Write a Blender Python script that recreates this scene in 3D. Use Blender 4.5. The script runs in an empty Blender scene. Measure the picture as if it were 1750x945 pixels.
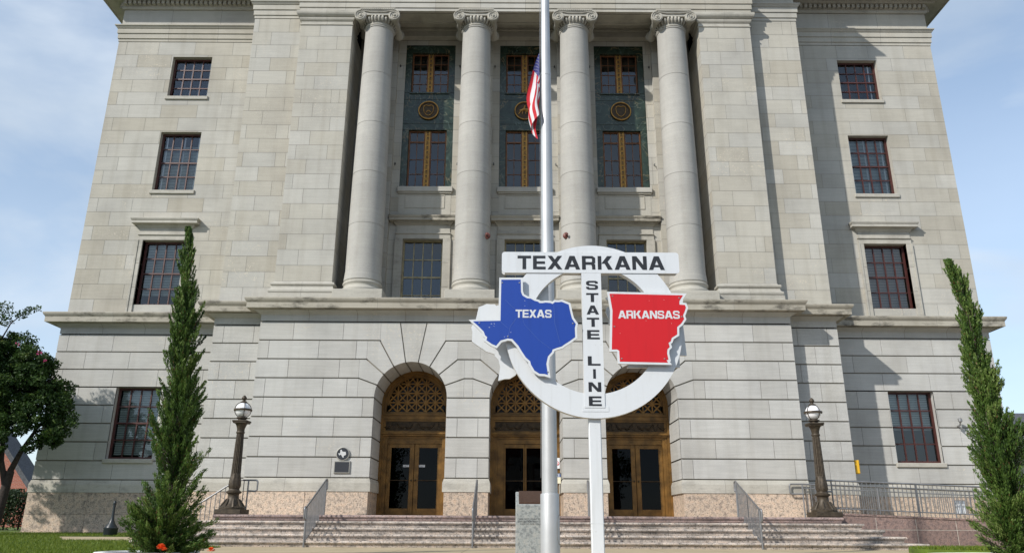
import bpy, bmesh, math, random
import numpy as np
from mathutils import Vector, Matrix
R_ = math.radians
random.seed(7)
rng = np.random.default_rng(11)
SC = bpy.context.scene
COL = SC.collection

# ------------------------------------------------------------------ camera
cam_d = bpy.data.cameras.new("camera"); cam = bpy.data.objects.new("camera", cam_d); COL.objects.link(cam)
cam_d.sensor_width = 36; cam_d.lens = 26.99; cam_d.clip_end = 2000; cam_d.clip_start = .1
cam.matrix_world = Matrix.Translation((-.47, 0, .55)) @ Matrix.Rotation(R_(107.95), 4, 'X') @ Matrix.Rotation(R_(.298), 4, 'Z')
SC.camera = cam

# ------------------------------------------------------------------ sky and sun
SUN_AZ, SUN_EL = 49, 35.5          # degrees to the left of straight behind the camera, above the horizon
sdir = Vector((-math.sin(R_(SUN_AZ))*math.cos(R_(SUN_EL)), -math.cos(R_(SUN_AZ))*math.cos(R_(SUN_EL)), math.sin(R_(SUN_EL))))
w = bpy.data.worlds.new("World"); SC.world = w; w.use_nodes = True
nt = w.node_tree; nt.nodes.clear()
def N(nt, t, **kw):
    n = nt.nodes.new(t)
    for k, v in kw.items(): setattr(n, k, v)
    return n
sky = N(nt, 'ShaderNodeTexSky', sky_type='NISHITA'); sky.sun_disc = False
sky.sun_elevation = R_(SUN_EL); sky.sun_rotation = R_(180+SUN_AZ); sky.air_density = 1.0; sky.dust_density = .25; sky.ozone_density = 1.2
tc = N(nt, 'ShaderNodeTexCoord'); mp = N(nt, 'ShaderNodeMapping'); mp.inputs['Scale'].default_value = (1, 1, 2.0)
mp.inputs['Rotation'].default_value = (0, .35, .3)
n1 = N(nt, 'ShaderNodeTexNoise'); n1.inputs['Scale'].default_value = 2.6; n1.inputs['Detail'].default_value = 7; n1.inputs['Roughness'].default_value = .52
n1.inputs['Distortion'].default_value = .25
cr = N(nt, 'ShaderNodeValToRGB'); cr.color_ramp.elements[0].position = .40; cr.color_ramp.elements[1].position = .585
n2 = N(nt, 'ShaderNodeTexNoise'); n2.inputs['Scale'].default_value = 1.7; n2.inputs['Detail'].default_value = 5
cr2 = N(nt, 'ShaderNodeValToRGB')
cr2.color_ramp.elements[0].position = .35; cr2.color_ramp.elements[0].color = (3.0, 3.75, 4.7, 1)
cr2.color_ramp.elements[1].position = .68; cr2.color_ramp.elements[1].color = (5.5, 6.1, 6.8, 1)
mx = N(nt, 'ShaderNodeMix', data_type='RGBA')
skb = N(nt, 'ShaderNodeMix', data_type='RGBA', blend_type='ADD'); skb.inputs[0].default_value = 1
skb.inputs[7].default_value = (.9, 1.1, 1.25, 1)          # thin high veil over the blue
mul = N(nt, 'ShaderNodeMath', operation='MULTIPLY'); mul.inputs[1].default_value = .82
bg = N(nt, 'ShaderNodeBackground'); bg.inputs['Strength'].default_value = .12
out = N(nt, 'ShaderNodeOutputWorld')
L = nt.links.new
L(tc.outputs['Generated'], mp.inputs[0]); L(mp.outputs[0], n1.inputs['Vector']); L(mp.outputs[0], n2.inputs['Vector'])
L(n1.outputs[0], cr.inputs[0]); L(n2.outputs[0], cr2.inputs[0]); L(cr.outputs[0], mul.inputs[0]); sx_ = N(nt, 'ShaderNodeSeparateXYZ'); L(tc.outputs['Generated'], sx_.inputs[0])
mr = N(nt, 'ShaderNodeMapRange'); mr.inputs['From Min'].default_value = .60; mr.inputs['From Max'].default_value = .12; mr.inputs['To Min'].default_value = 0; mr.inputs['To Max'].default_value = .5
L(sx_.outputs[2], mr.inputs[0]); mxm = N(nt, 'ShaderNodeMath', operation='MAXIMUM'); L(mul.outputs[0], mxm.inputs[0]); L(mr.outputs[0], mxm.inputs[1]); L(mxm.outputs[0], mx.inputs[0])
L(sky.outputs[0], skb.inputs[6]); L(skb.outputs[2], mx.inputs[6]); L(cr2.outputs[0], mx.inputs[7]); L(mx.outputs[2], bg.inputs['Color']); L(bg.outputs[0], out.inputs[0])
sl = bpy.data.lights.new("sun", 'SUN'); sl.energy = 3.75; sl.angle = R_(.9); sl.color = (1, .955, .885)
so = bpy.data.objects.new("sun", sl); COL.objects.link(so); so.rotation_euler = sdir.to_track_quat('Z', 'Y').to_euler(); so.location = (-30, -20, 40)
SC.view_settings.view_transform = 'Standard'; SC.view_settings.look = 'None'; SC.view_settings.gamma = 1
SC.view_settings.exposure = 0.34
SC.render.engine = 'CYCLES'

# ------------------------------------------------------------------ materials
MATS = {}
def newmat(name):
    m = bpy.data.materials.new(name); m.use_nodes = True
    b = m.node_tree.nodes['Principled BSDF']; MATS[name] = m
    return m, m.node_tree, b
def plain(name, col, rough=.6, metal=0., noise=.0, scale=8., spec=.5, bump=0.):
    m, t, b = newmat(name)
    b.inputs['Roughness'].default_value = rough; b.inputs['Metallic'].default_value = metal; b.inputs['Specular IOR Level'].default_value = spec
    b.inputs['Base Color'].default_value = (*col, 1)
    if noise or bump:
        c = N(t, 'ShaderNodeTexCoord'); n = N(t, 'ShaderNodeTexNoise'); n.inputs['Scale'].default_value = scale; n.inputs['Detail'].default_value = 6
        t.links.new(c.outputs['Object'], n.inputs['Vector'])
        r = N(t, 'ShaderNodeValToRGB'); r.color_ramp.elements[0].position = .3; r.color_ramp.elements[1].position = .7
        r.color_ramp.elements[0].color = (*[x*(1-noise) for x in col], 1); r.color_ramp.elements[1].color = (*[min(1, x*(1+noise)) for x in col], 1)
        t.links.new(n.outputs[0], r.inputs[0]); t.links.new(r.outputs[0], b.inputs['Base Color'])
        if bump:
            bp = N(t, 'ShaderNodeBump'); bp.inputs['Strength'].default_value = bump; bp.inputs['Distance'].default_value = .02
            t.links.new(n.outputs[0], bp.inputs['Height']); t.links.new(bp.outputs[0], b.inputs['Normal'])
    return m
def ramp(t, pts):
    r = N(t, 'ShaderNodeValToRGB'); e = r.color_ramp.elements
    while len(e) < len(pts): e.new(.5)
    for i, (p, c) in enumerate(pts): e[i].position = p; e[i].color = (*c, 1)
    return r
def mulmix(t, a, b, fac=1.0):
    m = N(t, 'ShaderNodeMix', data_type='RGBA', blend_type='MULTIPLY'); m.inputs[0].default_value = fac
    t.links.new(a, m.inputs[6]); t.links.new(b, m.inputs[7]); return m.outputs[2]
def stone(name, pts, streak=.055, fleck=True, grime=0.):
    m, t, b = newmat(name); K = t.links.new
    b.inputs['Roughness'].default_value = .85; b.inputs['Specular IOR Level'].default_value = .25
    at = N(t, 'ShaderNodeAttribute'); at.attribute_name = 'tint'
    r = ramp(t, pts); K(at.outputs['Fac'], r.inputs[0])
    c = N(t, 'ShaderNodeTexCoord')
    mp = N(t, 'ShaderNodeMapping'); mp.inputs['Scale'].default_value = (.5, .5, 9); K(c.outputs['Object'], mp.inputs[0])
    ns = N(t, 'ShaderNodeTexNoise'); ns.inputs['Scale'].default_value = 2.2; ns.inputs['Detail'].default_value = 5; K(mp.outputs[0], ns.inputs['Vector'])
    rs = ramp(t, [(.3, (1-streak,)*3), (.7, (1+streak*.5,)*3)]); K(ns.outputs[0], rs.inputs[0])
    col = mulmix(t, r.outputs[0], rs.outputs[0])
    nb = N(t, 'ShaderNodeTexNoise'); nb.inputs['Scale'].default_value = .55; nb.inputs['Detail'].default_value = 6; nb.inputs['Roughness'].default_value = .6; K(c.outputs['Object'], nb.inputs['Vector'])
    rb = ramp(t, [(.32, (.86, .85, .83)), (.6, (1.04, 1.03, 1.0))]); K(nb.outputs[0], rb.inputs[0])
    col = mulmix(t, col, rb.outputs[0])
    nf = N(t, 'ShaderNodeTexNoise'); nf.inputs['Scale'].default_value = 45; nf.inputs['Detail'].default_value = 3; K(c.outputs['Object'], nf.inputs['Vector'])
    rf = ramp(t, [(.35, (.93,)*3), (.65, (1.05,)*3)]); K(nf.outputs[0], rf.inputs[0])
    col = mulmix(t, col, rf.outputs[0])
    # run-off marks: stretched vertically
    mv = N(t, 'ShaderNodeMapping'); mv.inputs['Scale'].default_value = (3.5, 3.5, .22); K(c.outputs['Object'], mv.inputs[0])
    nv = N(t, 'ShaderNodeTexNoise'); nv.inputs['Scale'].default_value = 1.0; nv.inputs['Detail'].default_value = 4; K(mv.outputs[0], nv.inputs['Vector'])
    rv = ramp(t, [(.30, (.88, .87, .85)), (.5, (1, 1, 1))]); K(nv.outputs[0], rv.inputs[0])
    col = mulmix(t, col, rv.outputs[0], .65)
    if fleck:   # shelly pale flecks on some of the blocks
        nd = N(t, 'ShaderNodeTexNoise'); nd.inputs['Scale'].default_value = 9; nd.inputs['Detail'].default_value = 4; nd.inputs['Distortion'].default_value = 2.2; K(c.outputs['Object'], nd.inputs['Vector'])
        rd = ramp(t, [(.60, (0,)*3), (.66, (1,)*3)]); K(nd.outputs[0], rd.inputs[0])
        nl = N(t, 'ShaderNodeTexNoise'); nl.inputs['Scale'].default_value = .42; nl.inputs['Detail'].default_value = 2; K(c.outputs['Object'], nl.inputs['Vector'])
        rl = ramp(t, [(.54, (0,)*3), (.64, (.7,)*3)]); K(nl.outputs[0], rl.inputs[0])
        f = mulmix(t, rd.outputs[0], rl.outputs[0])
        mm = N(t, 'ShaderNodeMix', data_type='RGBA'); K(f, mm.inputs[0]); K(col, mm.inputs[6]); mm.inputs[7].default_value = (.56, .50, .40, 1)
        col = mm.outputs[2]
    if grime:
        mg = N(t, 'ShaderNodeMapping'); mg.inputs['Scale'].default_value = (.9, .9, 2.2); K(c.outputs['Object'], mg.inputs[0])
        ng = N(t, 'ShaderNodeTexNoise'); ng.inputs['Scale'].default_value = 1.3; ng.inputs['Detail'].default_value = 9; ng.inputs['Roughness'].default_value = .7; K(mg.outputs[0], ng.inputs['Vector'])
        rg = ramp(t, [(.50, (1, 1, 1)), (.62, (1-grime*.75,)*3), (.72, (1-grime,)*3)]); K(ng.outputs[0], rg.inputs[0])
        col = mulmix(t, col, rg.outputs[0])
    K(col, b.inputs['Base Color'])
    bp = N(t, 'ShaderNodeBump'); bp.inputs['Strength'].default_value = .25; bp.inputs['Distance'].default_value = .004
    K(nf.outputs[0], bp.inputs['Height']); K(bp.outputs[0], b.inputs['Normal'])
    return m
LIME = [(0, (.395, .372, .322)), (.25, (.428, .409, .362)), (.5, (.445, .43, .388)), (.75, (.418, .41, .382)), (1, (.472, .462, .43))]
stone('limestone', LIME)
stone('base_stone', [(0, (.425, .42, .403)), (.5, (.45, .448, .435)), (1, (.478, .478, .468))], streak=.075)
stone('moulded_stone', [(0, (.41, .394, .352)), (1, (.455, .44, .40))], fleck=False, grime=.25)
stone('stained_stone', [(0, (.36, .335, .285)), (1, (.41, .388, .335))], fleck=False, grime=.8)
stone('column_stone', [(0, (.37, .363, .345)), (1, (.405, .398, .38))], streak=.05)
plain('mortar', (.22, .21, .19), .95)
plain('groove', (.25, .23, .195), .95)
def speckle(name, base, dark, light, sc=38, grime=0., tile=None):
    m, t, b = newmat(name); K = t.links.new
    b.inputs['Roughness'].default_value = .6; b.inputs['Specular IOR Level'].default_value = .35
    c = N(t, 'ShaderNodeTexCoord')
    v = N(t, 'ShaderNodeTexNoise'); v.inputs['Scale'].default_value = sc; v.inputs['Detail'].default_value = 3; v.inputs['Roughness'].default_value = .65; K(c.outputs['Object'], v.inputs['Vector'])
    r = ramp(t, [(.36, dark), (.45, base), (.56, base), (.66, light)]); K(v.outputs[0], r.inputs[0])
    v2 = N(t, 'ShaderNodeTexNoise'); v2.inputs['Scale'].default_value = sc*.32; v2.inputs['Detail'].default_value = 3; K(c.outputs['Object'], v2.inputs['Vector'])
    r2 = ramp(t, [(.34, (.62, .62, .64)), (.5, (1, 1, 1)), (.66, (1.12, 1.05, 1.0))]); K(v2.outputs[0], r2.inputs[0])
    col = mulmix(t, r.outputs[0], r2.outputs[0])
    at = N(t, 'ShaderNodeAttribute'); at.attribute_name = 'tint'
    ra = ramp(t, [(0, (.86, .86, .86)), (1, (1.1, 1.1, 1.1))]); K(at.outputs['Fac'], ra.inputs[0]); col = mulmix(t, col, ra.outputs[0])
    if grime:
        mg = N(t, 'ShaderNodeMapping'); mg.inputs['Scale'].default_value = (.8, 2, 5); K(c.outputs['Object'], mg.inputs[0])
        ng = N(t, 'ShaderNodeTexNoise'); ng.inputs['Scale'].default_value = 1.4; ng.inputs['Detail'].default_value = 8; ng.inputs['Roughness'].default_value = .72; K(mg.outputs[0], ng.inputs['Vector'])
        rg = ramp(t, [(.45, (1, 1, 1)), (.68, (1-grime,)*3)]); K(ng.outputs[0], rg.inputs[0]); col = mulmix(t, col, rg.outputs[0])
    K(col, b.inputs['Base Color'])
    return m
speckle('granite', (.50, .40, .31), (.15, .125, .105), (.60, .51, .42), 26)
speckle('step_granite', (.50, .44, .385), (.10, .085, .075), (.60, .54, .48), 30, grime=.6)
speckle('step_edge', (.34, .26, .24), (.09, .07, .065), (.36, .28, .25), 34, grime=.5)
speckle('ramp_granite', (.235, .165, .145), (.09, .07, .06), (.32, .24, .22), 34)
speckle('monument_granite', (.30, .32, .31), (.23, .245, .24), (.36, .375, .365), 75)
def marble():
    m, t, b = newmat('green_marble'); K = t.links.new
    b.inputs['Roughness'].default_value = .25
    c = N(t, 'ShaderNodeTexCoord')
    n = N(t, 'ShaderNodeTexNoise'); n.inputs['Scale'].default_value = 1.6; n.inputs['Detail'].default_value = 8; n.inputs['Roughness'].default_value = .65; n.inputs['Distortion'].default_value = 1.6; K(c.outputs['Object'], n.inputs['Vector'])
    r = ramp(t, [(.3, (.009, .016, .010)), (.5, (.020, .036, .024)), (.7, (.034, .058, .040))]); K(n.outputs[0], r.inputs[0])
    nv = N(t, 'ShaderNodeTexNoise'); nv.inputs['Scale'].default_value = 1.1; nv.inputs['Detail'].default_value = 7; nv.inputs['Distortion'].default_value = 2.4; K(c.outputs['Object'], nv.inputs['Vector'])
    rv = ramp(t, [(.482, (0,)*3), (.497, (.6,)*3), (.503, (.6,)*3), (.518, (0,)*3)]); K(nv.outputs[0], rv.inputs[0])
    nw = N(t, 'ShaderNodeTexNoise'); nw.inputs['Scale'].default_value = 1.3; K(c.outputs['Object'], nw.inputs['Vector'])
    rw = ramp(t, [(.42, (.10, .15, .13)), (.58, (.26, .19, .09))]); K(nw.outputs[0], rw.inputs[0])
    mm = N(t, 'ShaderNodeMix', data_type='RGBA'); K(rv.outputs[0], mm.inputs[0]); K(r.outputs[0], mm.inputs[6]); K(rw.outputs[0], mm.inputs[7])
    K(mm.outputs[2], b.inputs['Base Color'])
marble()
def glass(name, refl=.09, tintc=(.75, .8, .82)):
    m, t, b = newmat(name); t.nodes.remove(b); K = t.links.new
    o = t.nodes['Material Output']
    tr = N(t, 'ShaderNodeBsdfTransparent'); tr.inputs[0].default_value = (*tintc, 1)
    gl = N(t, 'ShaderNodeBsdfGlossy'); gl.inputs['Roughness'].default_value = .015; gl.inputs['Color'].default_value = (.9, .95, 1, 1)
    fr = N(t, 'ShaderNodeFresnel'); fr.inputs['IOR'].default_value = 1.5
    ad = N(t, 'ShaderNodeMath', operation='ADD'); ad.inputs[1].default_value = refl-.04; ad.use_clamp = True
    c = N(t, 'ShaderNodeTexCoord'); n = N(t, 'ShaderNodeTexNoise'); n.inputs['Scale'].default_value = 1.4; K(c.outputs['Object'], n.inputs['Vector'])
    bp = N(t, 'ShaderNodeBump'); bp.inputs['Strength'].default_value = .06; bp.inputs['Distance'].default_value = .02; K(n.outputs[0], bp.inputs['Height']); K(bp.outputs[0], gl.inputs['Normal'])
    mi = N(t, 'ShaderNodeMixShader'); K(fr.outputs[0], ad.inputs[0]); K(ad.outputs[0], mi.inputs[0]); K(tr.outputs[0], mi.inputs[1]); K(gl.outputs[0], mi.inputs[2]); K(mi.outputs[0], o.inputs[0])
glass('window_glass', .075, (.9, .93, .94))
glass('door_glass', .012, (.10, .105, .11))
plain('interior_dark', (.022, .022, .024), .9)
plain('red_paint', (.062, .017, .013), .5, noise=.25, scale=5)
plain('olive_bronze', (.27, .225, .125), .45, .25, noise=.3, scale=6)
plain('bronze', (.18, .094, .023), .45, .4, noise=.45, scale=3.5, bump=.02); plain('lattice_bronze', (.27, .14, .034), .42, .35, noise=.3, scale=6)
plain('dark_bronze', (.05, .03, .012), .45, .5, noise=.45, scale=9, bump=.1)
plain('gilt_bronze', (.38, .20, .045), .38, .55, noise=.3, scale=10)
plain('amber_wood', (.14, .052, .014), .45, .3, noise=.3, scale=6)
plain('blind_slat', (.48, .53, .48), .6); plain('blind_tan', (.42, .35, .27), .6); plain('blind_white', (.75, .77, .78), .6)
plain('lamp_bronze', (.058, .044, .029), .55, .35, noise=.35, scale=14, bump=.1)
m = plain('globe_glass', (.80, .80, .82), .18)
plain('steel_rail', (.24, .24, .245), .42, .6, noise=.15, scale=6)
plain('aluminium', (.46, .47, .475), .5, .45, noise=.07, scale=3)
def weathered(name, col):
    m, t, b = newmat(name); K = t.links.new; b.inputs['Roughness'].default_value = .4
    c = N(t, 'ShaderNodeTexCoord'); mp = N(t, 'ShaderNodeMapping'); mp.inputs['Scale'].default_value = (9, 9, .9); K(c.outputs['Object'], mp.inputs[0])
    n = N(t, 'ShaderNodeTexNoise'); n.inputs['Scale'].default_value = 1.5; n.inputs['Detail'].default_value = 6; K(mp.outputs[0], n.inputs['Vector'])
    r = ramp(t, [(.28, (.82, .81, .78)), (.45, (.98, .98, .97)), (.7, (1.02, 1.02, 1.02))]); K(n.outputs[0], r.inputs[0])
    n2 = N(t, 'ShaderNodeTexNoise'); n2.inputs['Scale'].default_value = 26; n2.inputs['Detail'].default_value = 5; K(c.outputs['Object'], n2.inputs['Vector'])
    r2 = ramp(t, [(.24, (.72, .68, .62)), (.31, (1, 1, 1))]); K(n2.outputs[0], r2.inputs[0])
    rgb = N(t, 'ShaderNodeRGB'); rgb.outputs[0].default_value = (*col, 1)
    K(mulmix(t, mulmix(t, rgb.outputs[0], r.outputs[0], .5), r2.outputs[0], .7), b.inputs['Base Color'])
plain('sign_edge', (.62, .60, .56), .5)
weathered('sign_white', (.635, .655, .67))
plain('letter_black', (.018, .019, .022), .4); plain('letter_white', (.62, .63, .64), .4)
weathered('texas_blue', (.009, .05, .31)); weathered('arkansas_red', (.56, .006, .010))
plain('plaque_dark', (.035, .038, .045), .4, .3, noise=.3, scale=60, bump=.3); plain('plaque_border', (.33, .32, .29), .5, .4); plain('plaque_silver', (.6, .6, .59), .4, .3)
plain('plaque_bronze', (.085, .045, .03), .4, .4, noise=.4, scale=40, bump=.2)
plain('texas_line', (.07, .13, .36), .5)
plain('flag_red', (.50, .010, .02), .8); plain('flag_white', (.66, .66, .67), .8); plain('flag_blue', (.03, .035, .18), .8)
plain('urn_plastic', (.012, .018, .022), .4); plain('yellow_paint', (.75, .42, .02), .4); plain('rust_brown', (.13, .04, .03), .5, .2, noise=.3)
plain('grey_metal', (.3, .3, .3), .4, .6); plain('cream_sign', (.75, .70, .52), .5); plain('sign_blue', (.03, .08, .25), .5); plain('sign_red', (.6, .03, .03), .5)
plain('paper_white', (.8, .83, .86), .6); plain('black_metal', (.02, .02, .02), .5)
plain('concrete_white', (.66, .67, .66), .8, noise=.12, scale=9)
plain('bark', (.075, .055, .042), .9, noise=.4, scale=18, bump=.4); plain('dark_bark', (.03, .021, .017), .9, noise=.4, scale=14, bump=.4)
plain('soil', (.05, .032, .02), .95, noise=.4, scale=20)
plain('marigold', (.75, .10, .01), .7, noise=.3, scale=60); plain('pink_petal', (.50, .03, .16), .7)
plain('roof_shingle', (.075, .078, .088), .9, noise=.3, scale=9, bump=.2); plain('cream_trim', (.68, .64, .55), .7); plain('siding', (.42, .38, .31), .8)
plain('asphalt', (.055, .055, .057), .9, noise=.25, scale=2)
def paving():
    m, t, b = newmat('paving'); K = t.links.new; b.inputs['Roughness'].default_value = .9
    c = N(t, 'ShaderNodeTexCoord'); n = N(t, 'ShaderNodeTexNoise'); n.inputs['Scale'].default_value = .5; n.inputs['Detail'].default_value = 10; n.inputs['Roughness'].default_value = .68; K(c.outputs['Object'], n.inputs['Vector'])
    r = ramp(t, [(.3, (.33, .265, .165)), (.55, (.40, .325, .21)), (.75, (.45, .375, .26))]); K(n.outputs[0], r.inputs[0])
    br = N(t, 'ShaderNodeTexBrick'); br.offset = 0; br.inputs['Scale'].default_value = 1; br.inputs['Brick Width'].default_value = 1.5; br.inputs['Row Height'].default_value = 1.5; br.inputs['Mortar Size'].default_value = .012
    br.inputs['Color1'].default_value = br.inputs['Color2'].default_value = (1, 1, 1, 1); br.inputs['Mortar'].default_value = (.55, .53, .5, 1); K(c.outputs['Object'], br.inputs['Vector'])
    K(mulmix(t, r.outputs[0], br.outputs[0]), b.inputs['Base Color'])
paving()
def brickmat():
    m, t, b = newmat('red_brick'); K = t.links.new; b.inputs['Roughness'].default_value = .9
    c = N(t, 'ShaderNodeTexCoord'); mp = N(t, 'ShaderNodeMapping'); mp.inputs['Rotation'].default_value = (R_(90), 0, 0); K(c.outputs['Object'], mp.inputs[0])
    br = N(t, 'ShaderNodeTexBrick'); br.inputs['Scale'].default_value = 1; br.inputs['Brick Width'].default_value = .25; br.inputs['Row Height'].default_value = .085; br.inputs['Mortar Size'].default_value = .012
    br.inputs['Color1'].default_value = (.36, .10, .06, 1); br.inputs['Color2'].default_value = (.27, .075, .05, 1); br.inputs['Mortar'].default_value = (.33, .22, .18, 1); K(mp.outputs[0], br.inputs['Vector'])
    K(br.outputs[0], b.inputs['Base Color'])
brickmat()
def leafmat(name, pts, trans=.25):
    m, t, b = newmat(name); K = t.links.new
    at = N(t, 'ShaderNodeAttribute'); at.attribute_name = 'tint'; r = ramp(t, pts); K(at.outputs['Fac'], r.inputs[0])
    K(r.outputs[0], b.inputs['Base Color']); b.inputs['Roughness'].default_value = .55; b.inputs['Specular IOR Level'].default_value = .3
    tl = N(t, 'ShaderNodeBsdfTranslucent'); K(r.outputs[0], tl.inputs[0]); mi = N(t, 'ShaderNodeMixShader'); mi.inputs[0].default_value = trans
    K(b.outputs[0], mi.inputs[1]); K(tl.outputs[0], mi.inputs[2]); K(mi.outputs[0], t.nodes['Material Output'].inputs[0])
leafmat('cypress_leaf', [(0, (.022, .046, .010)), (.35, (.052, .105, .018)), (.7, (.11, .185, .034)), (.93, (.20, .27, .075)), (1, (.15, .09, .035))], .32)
leafmat('myrtle_leaf', [(0, (.015, .036, .010)), (.5, (.034, .072, .014)), (.85, (.065, .11, .02)), (1, (.12, .15, .03))])
leafmat('hedge_leaf', [(0, (.012, .025, .01)), (1, (.035, .06, .02))])
leafmat('grass_blade', [(0, (.06, .10, .008)), (.6, (.115, .175, .013)), (1, (.21, .24, .025))])
plain('grass_base', (.075, .115, .010), .95, noise=.4, scale=3)

# ------------------------------------------------------------------ mesh helpers
class MB:
    def __init__(s): s.v = []; s.f = []; s.m = []; s.t = []
    def add(s, vs, fs, mi=0, tint=None):
        o = len(s.v); s.v += [tuple(p) for p in vs]
        t = .5 if tint is None else tint
        for f in fs: s.f.append([o+i for i in f]); s.m.append(mi); s.t.append(t)
    def quad(s, a, b, c, d, mi=0, tint=None): s.add([a, b, c, d], [(0, 1, 2, 3)], mi, tint)
    def box(s, x0, x1, y0, y1, z0, z1, mi=0, tint=None):
        s.add([(x0, y0, z0), (x1, y0, z0), (x1, y1, z0), (x0, y1, z0), (x0, y0, z1), (x1, y0, z1), (x1, y1, z1), (x0, y1, z1)],
              [(0, 1, 5, 4), (1, 2, 6, 5), (2, 3, 7, 6), (3, 0, 4, 7), (4, 5, 6, 7), (3, 2, 1, 0)], mi, tint)
    def cbox(s, x0, x1, y0, y1, z0, z1, c=.01, mi=0, tint=None):      # front (-Y) face chamfered
        s.add([(x0, y0+c, z0), (x1, y0+c, z0), (x1, y0+c, z1), (x0, y0+c, z1), (x0+c, y0, z0+c), (x1-c, y0, z0+c), (x1-c, y0, z1-c), (x0+c, y0, z1-c),
               (x0, y1, z0), (x1, y1, z0), (x1, y1, z1), (x0, y1, z1)],
              [(4, 5, 6, 7), (0, 1, 5, 4), (1, 2, 6, 5), (2, 3, 7, 6), (3, 0, 4, 7), (0, 8, 9, 1), (1, 9, 10, 2), (2, 10, 11, 3), (3, 11, 8, 0), (8, 11, 10, 9)], mi, tint)
    def prism(s, poly, y0, y1, mi=0, tint=None, side=None):           # poly in (x,z)
        n = len(poly); A = sum(poly[i][0]*poly[(i+1) % n][1]-poly[(i+1) % n][0]*poly[i][1] for i in range(n))
        if A < 0: poly = poly[::-1]
        vs = [(x, y0, z) for x, z in poly]+[(x, y1, z) for x, z in poly]
        s.add(vs, [tuple(range(n)), tuple(range(2*n-1, n-1, -1))], mi, tint)
        s.add(vs, [(i, i+n, (i+1) % n+n, (i+1) % n) for i in range(n)], mi if side is None else side, tint)
    def lathe(s, prof, cx=0, cy=0, seg=24, mi=0, tint=None, axis='z', tints=None):
        vs = []
        for r, h in prof:
            for k in range(seg):
                a = 2*math.pi*k/seg; p = (r*math.cos(a), r*math.sin(a))
                vs.append((cx+p[0], cy+p[1], h) if axis == 'z' else (cx+p[0], h, cy+p[1]))
        o = len(s.v); s.v += vs
        for i in range(len(prof)-1):
            for k in range(seg):
                s.f.append([o+i*seg+k, o+i*seg+(k+1) % seg, o+(i+1)*seg+(k+1) % seg, o+(i+1)*seg+k]); s.m.append(mi)
                s.t.append((.5 if tint is None else tint) if tints is None else tints[i])
        for i in (0, len(prof)-1):
            if prof[i][0] > 1e-4: s.f.append([o+i*seg+k for k in range(seg)]); s.m.append(mi); s.t.append(.5)
    def tube(s, pts, r, seg=8, mi=0, tint=None, closed=False):
        pts = [Vector(p) for p in pts]; n = len(pts); o = len(s.v)
        rs = r if isinstance(r, (list, tuple)) else [r]*n
        up = None
        for i, p in enumerate(pts):
            if closed: d = pts[(i+1) % n]-pts[i-1]
            else: d = pts[min(i+1, n-1)]-pts[max(i-1, 0)]
            d.normalize()
            if up is None: up = Vector((0, 0, 1)) if abs(d.z) < .9 else Vector((1, 0, 0))
            u = up-d*up.dot(d)
            if u.length < 1e-4: u = Vector((0, 1, 0))-d*d.y
            u.normalize(); v = d.cross(u); up = u
            for k in range(seg):
                a = 2*math.pi*k/seg; s.v.append(tuple(p+(u*math.cos(a)+v*math.sin(a))*rs[i]))
        for i in range(n if closed else n-1):
            j = (i+1) % n
            for k in range(seg):
                s.f.append([o+i*seg+k, o+i*seg+(k+1) % seg, o+j*seg+(k+1) % seg, o+j*seg+k]); s.m.append(mi); s.t.append(.5 if tint is None else tint)
        if not closed:
            s.f.append([o+k for k in range(seg)]); s.f.append([o+(n-1)*seg+k for k in range(seg)]); s.m += [mi]*2; s.t += [.5]*2
    def sweep(s, path, prof, mi=0, seg=0, gap=.012, gmi=None, cap=True, tint=None):
        """profile (outward offset, z) carried along a plan path with mitred corners; joints every seg metres"""
        n = len(path); nr = []
        for i in range(n-1):
            dx, dy = path[i+1][0]-path[i][0], path[i+1][1]-path[i][1]; l = math.hypot(dx, dy); nr.append((dy/l, -dx/l))
        mit = []
        for i in range(n):
            if i == 0: mit.append(nr[0])
            elif i == n-1: mit.append(nr[-1])
            else:
                a, b = nr[i-1], nr[i]; k = 1+a[0]*b[0]+a[1]*b[1]; mit.append(((a[0]+b[0])/k, (a[1]+b[1])/k))
        def ring(t, i):   # point along segment i at fraction t
            if t <= 0: q = path[i]; mm = mit[i]
            elif t >= 1: q = path[i+1]; mm = mit[i+1]
            else: q = (path[i][0]+(path[i+1][0]-path[i][0])*t, path[i][1]+(path[i+1][1]-path[i][1])*t); mm = nr[i]
            return [(q[0]+mm[0]*o, q[1]+mm[1]*o, z) for o, z in prof]
        for i in range(n-1):
            l = math.hypot(path[i+1][0]-path[i][0], path[i+1][1]-path[i][1])
            cuts = [(0, 0)]
            if seg and l > seg*1.5:
                k = max(1, round(l/seg))
                for j in range(1, k): cuts.append((j/k, 1))
            cuts.append((1, 0))
            ts = []
            for t, j in cuts:
                if j: ts += [(t-gap/2/l, 0), (t+gap/2/l, 1)]
                else: ts.append((t, 0))
            tn = random.random()
            for j in range(len(ts)-1):
                a, b = ring(ts[j][0], i), ring(ts[j+1][0], i)
                isgap = ts[j+1][1] == 1 and ts[j][1] == 0 and j > 0 or (ts[j+1][1] == 1)
                if isgap: tn = random.random()
                m_ = gmi if (isgap and gmi is not None) else mi
                o = len(s.v); s.v += a+b; p = len(prof)
                for k in range(p-1):
                    s.f.append([o+k, o+p+k, o+p+k+1, o+k+1]); s.m.append(m_); s.t.append(tn if tint is None else tint)
        if cap:
            s.add(ring(0, 0), [tuple(range(len(prof)))], mi, .5); s.add(ring(1, n-2), [tuple(range(len(prof)))], mi, .5)
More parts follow.
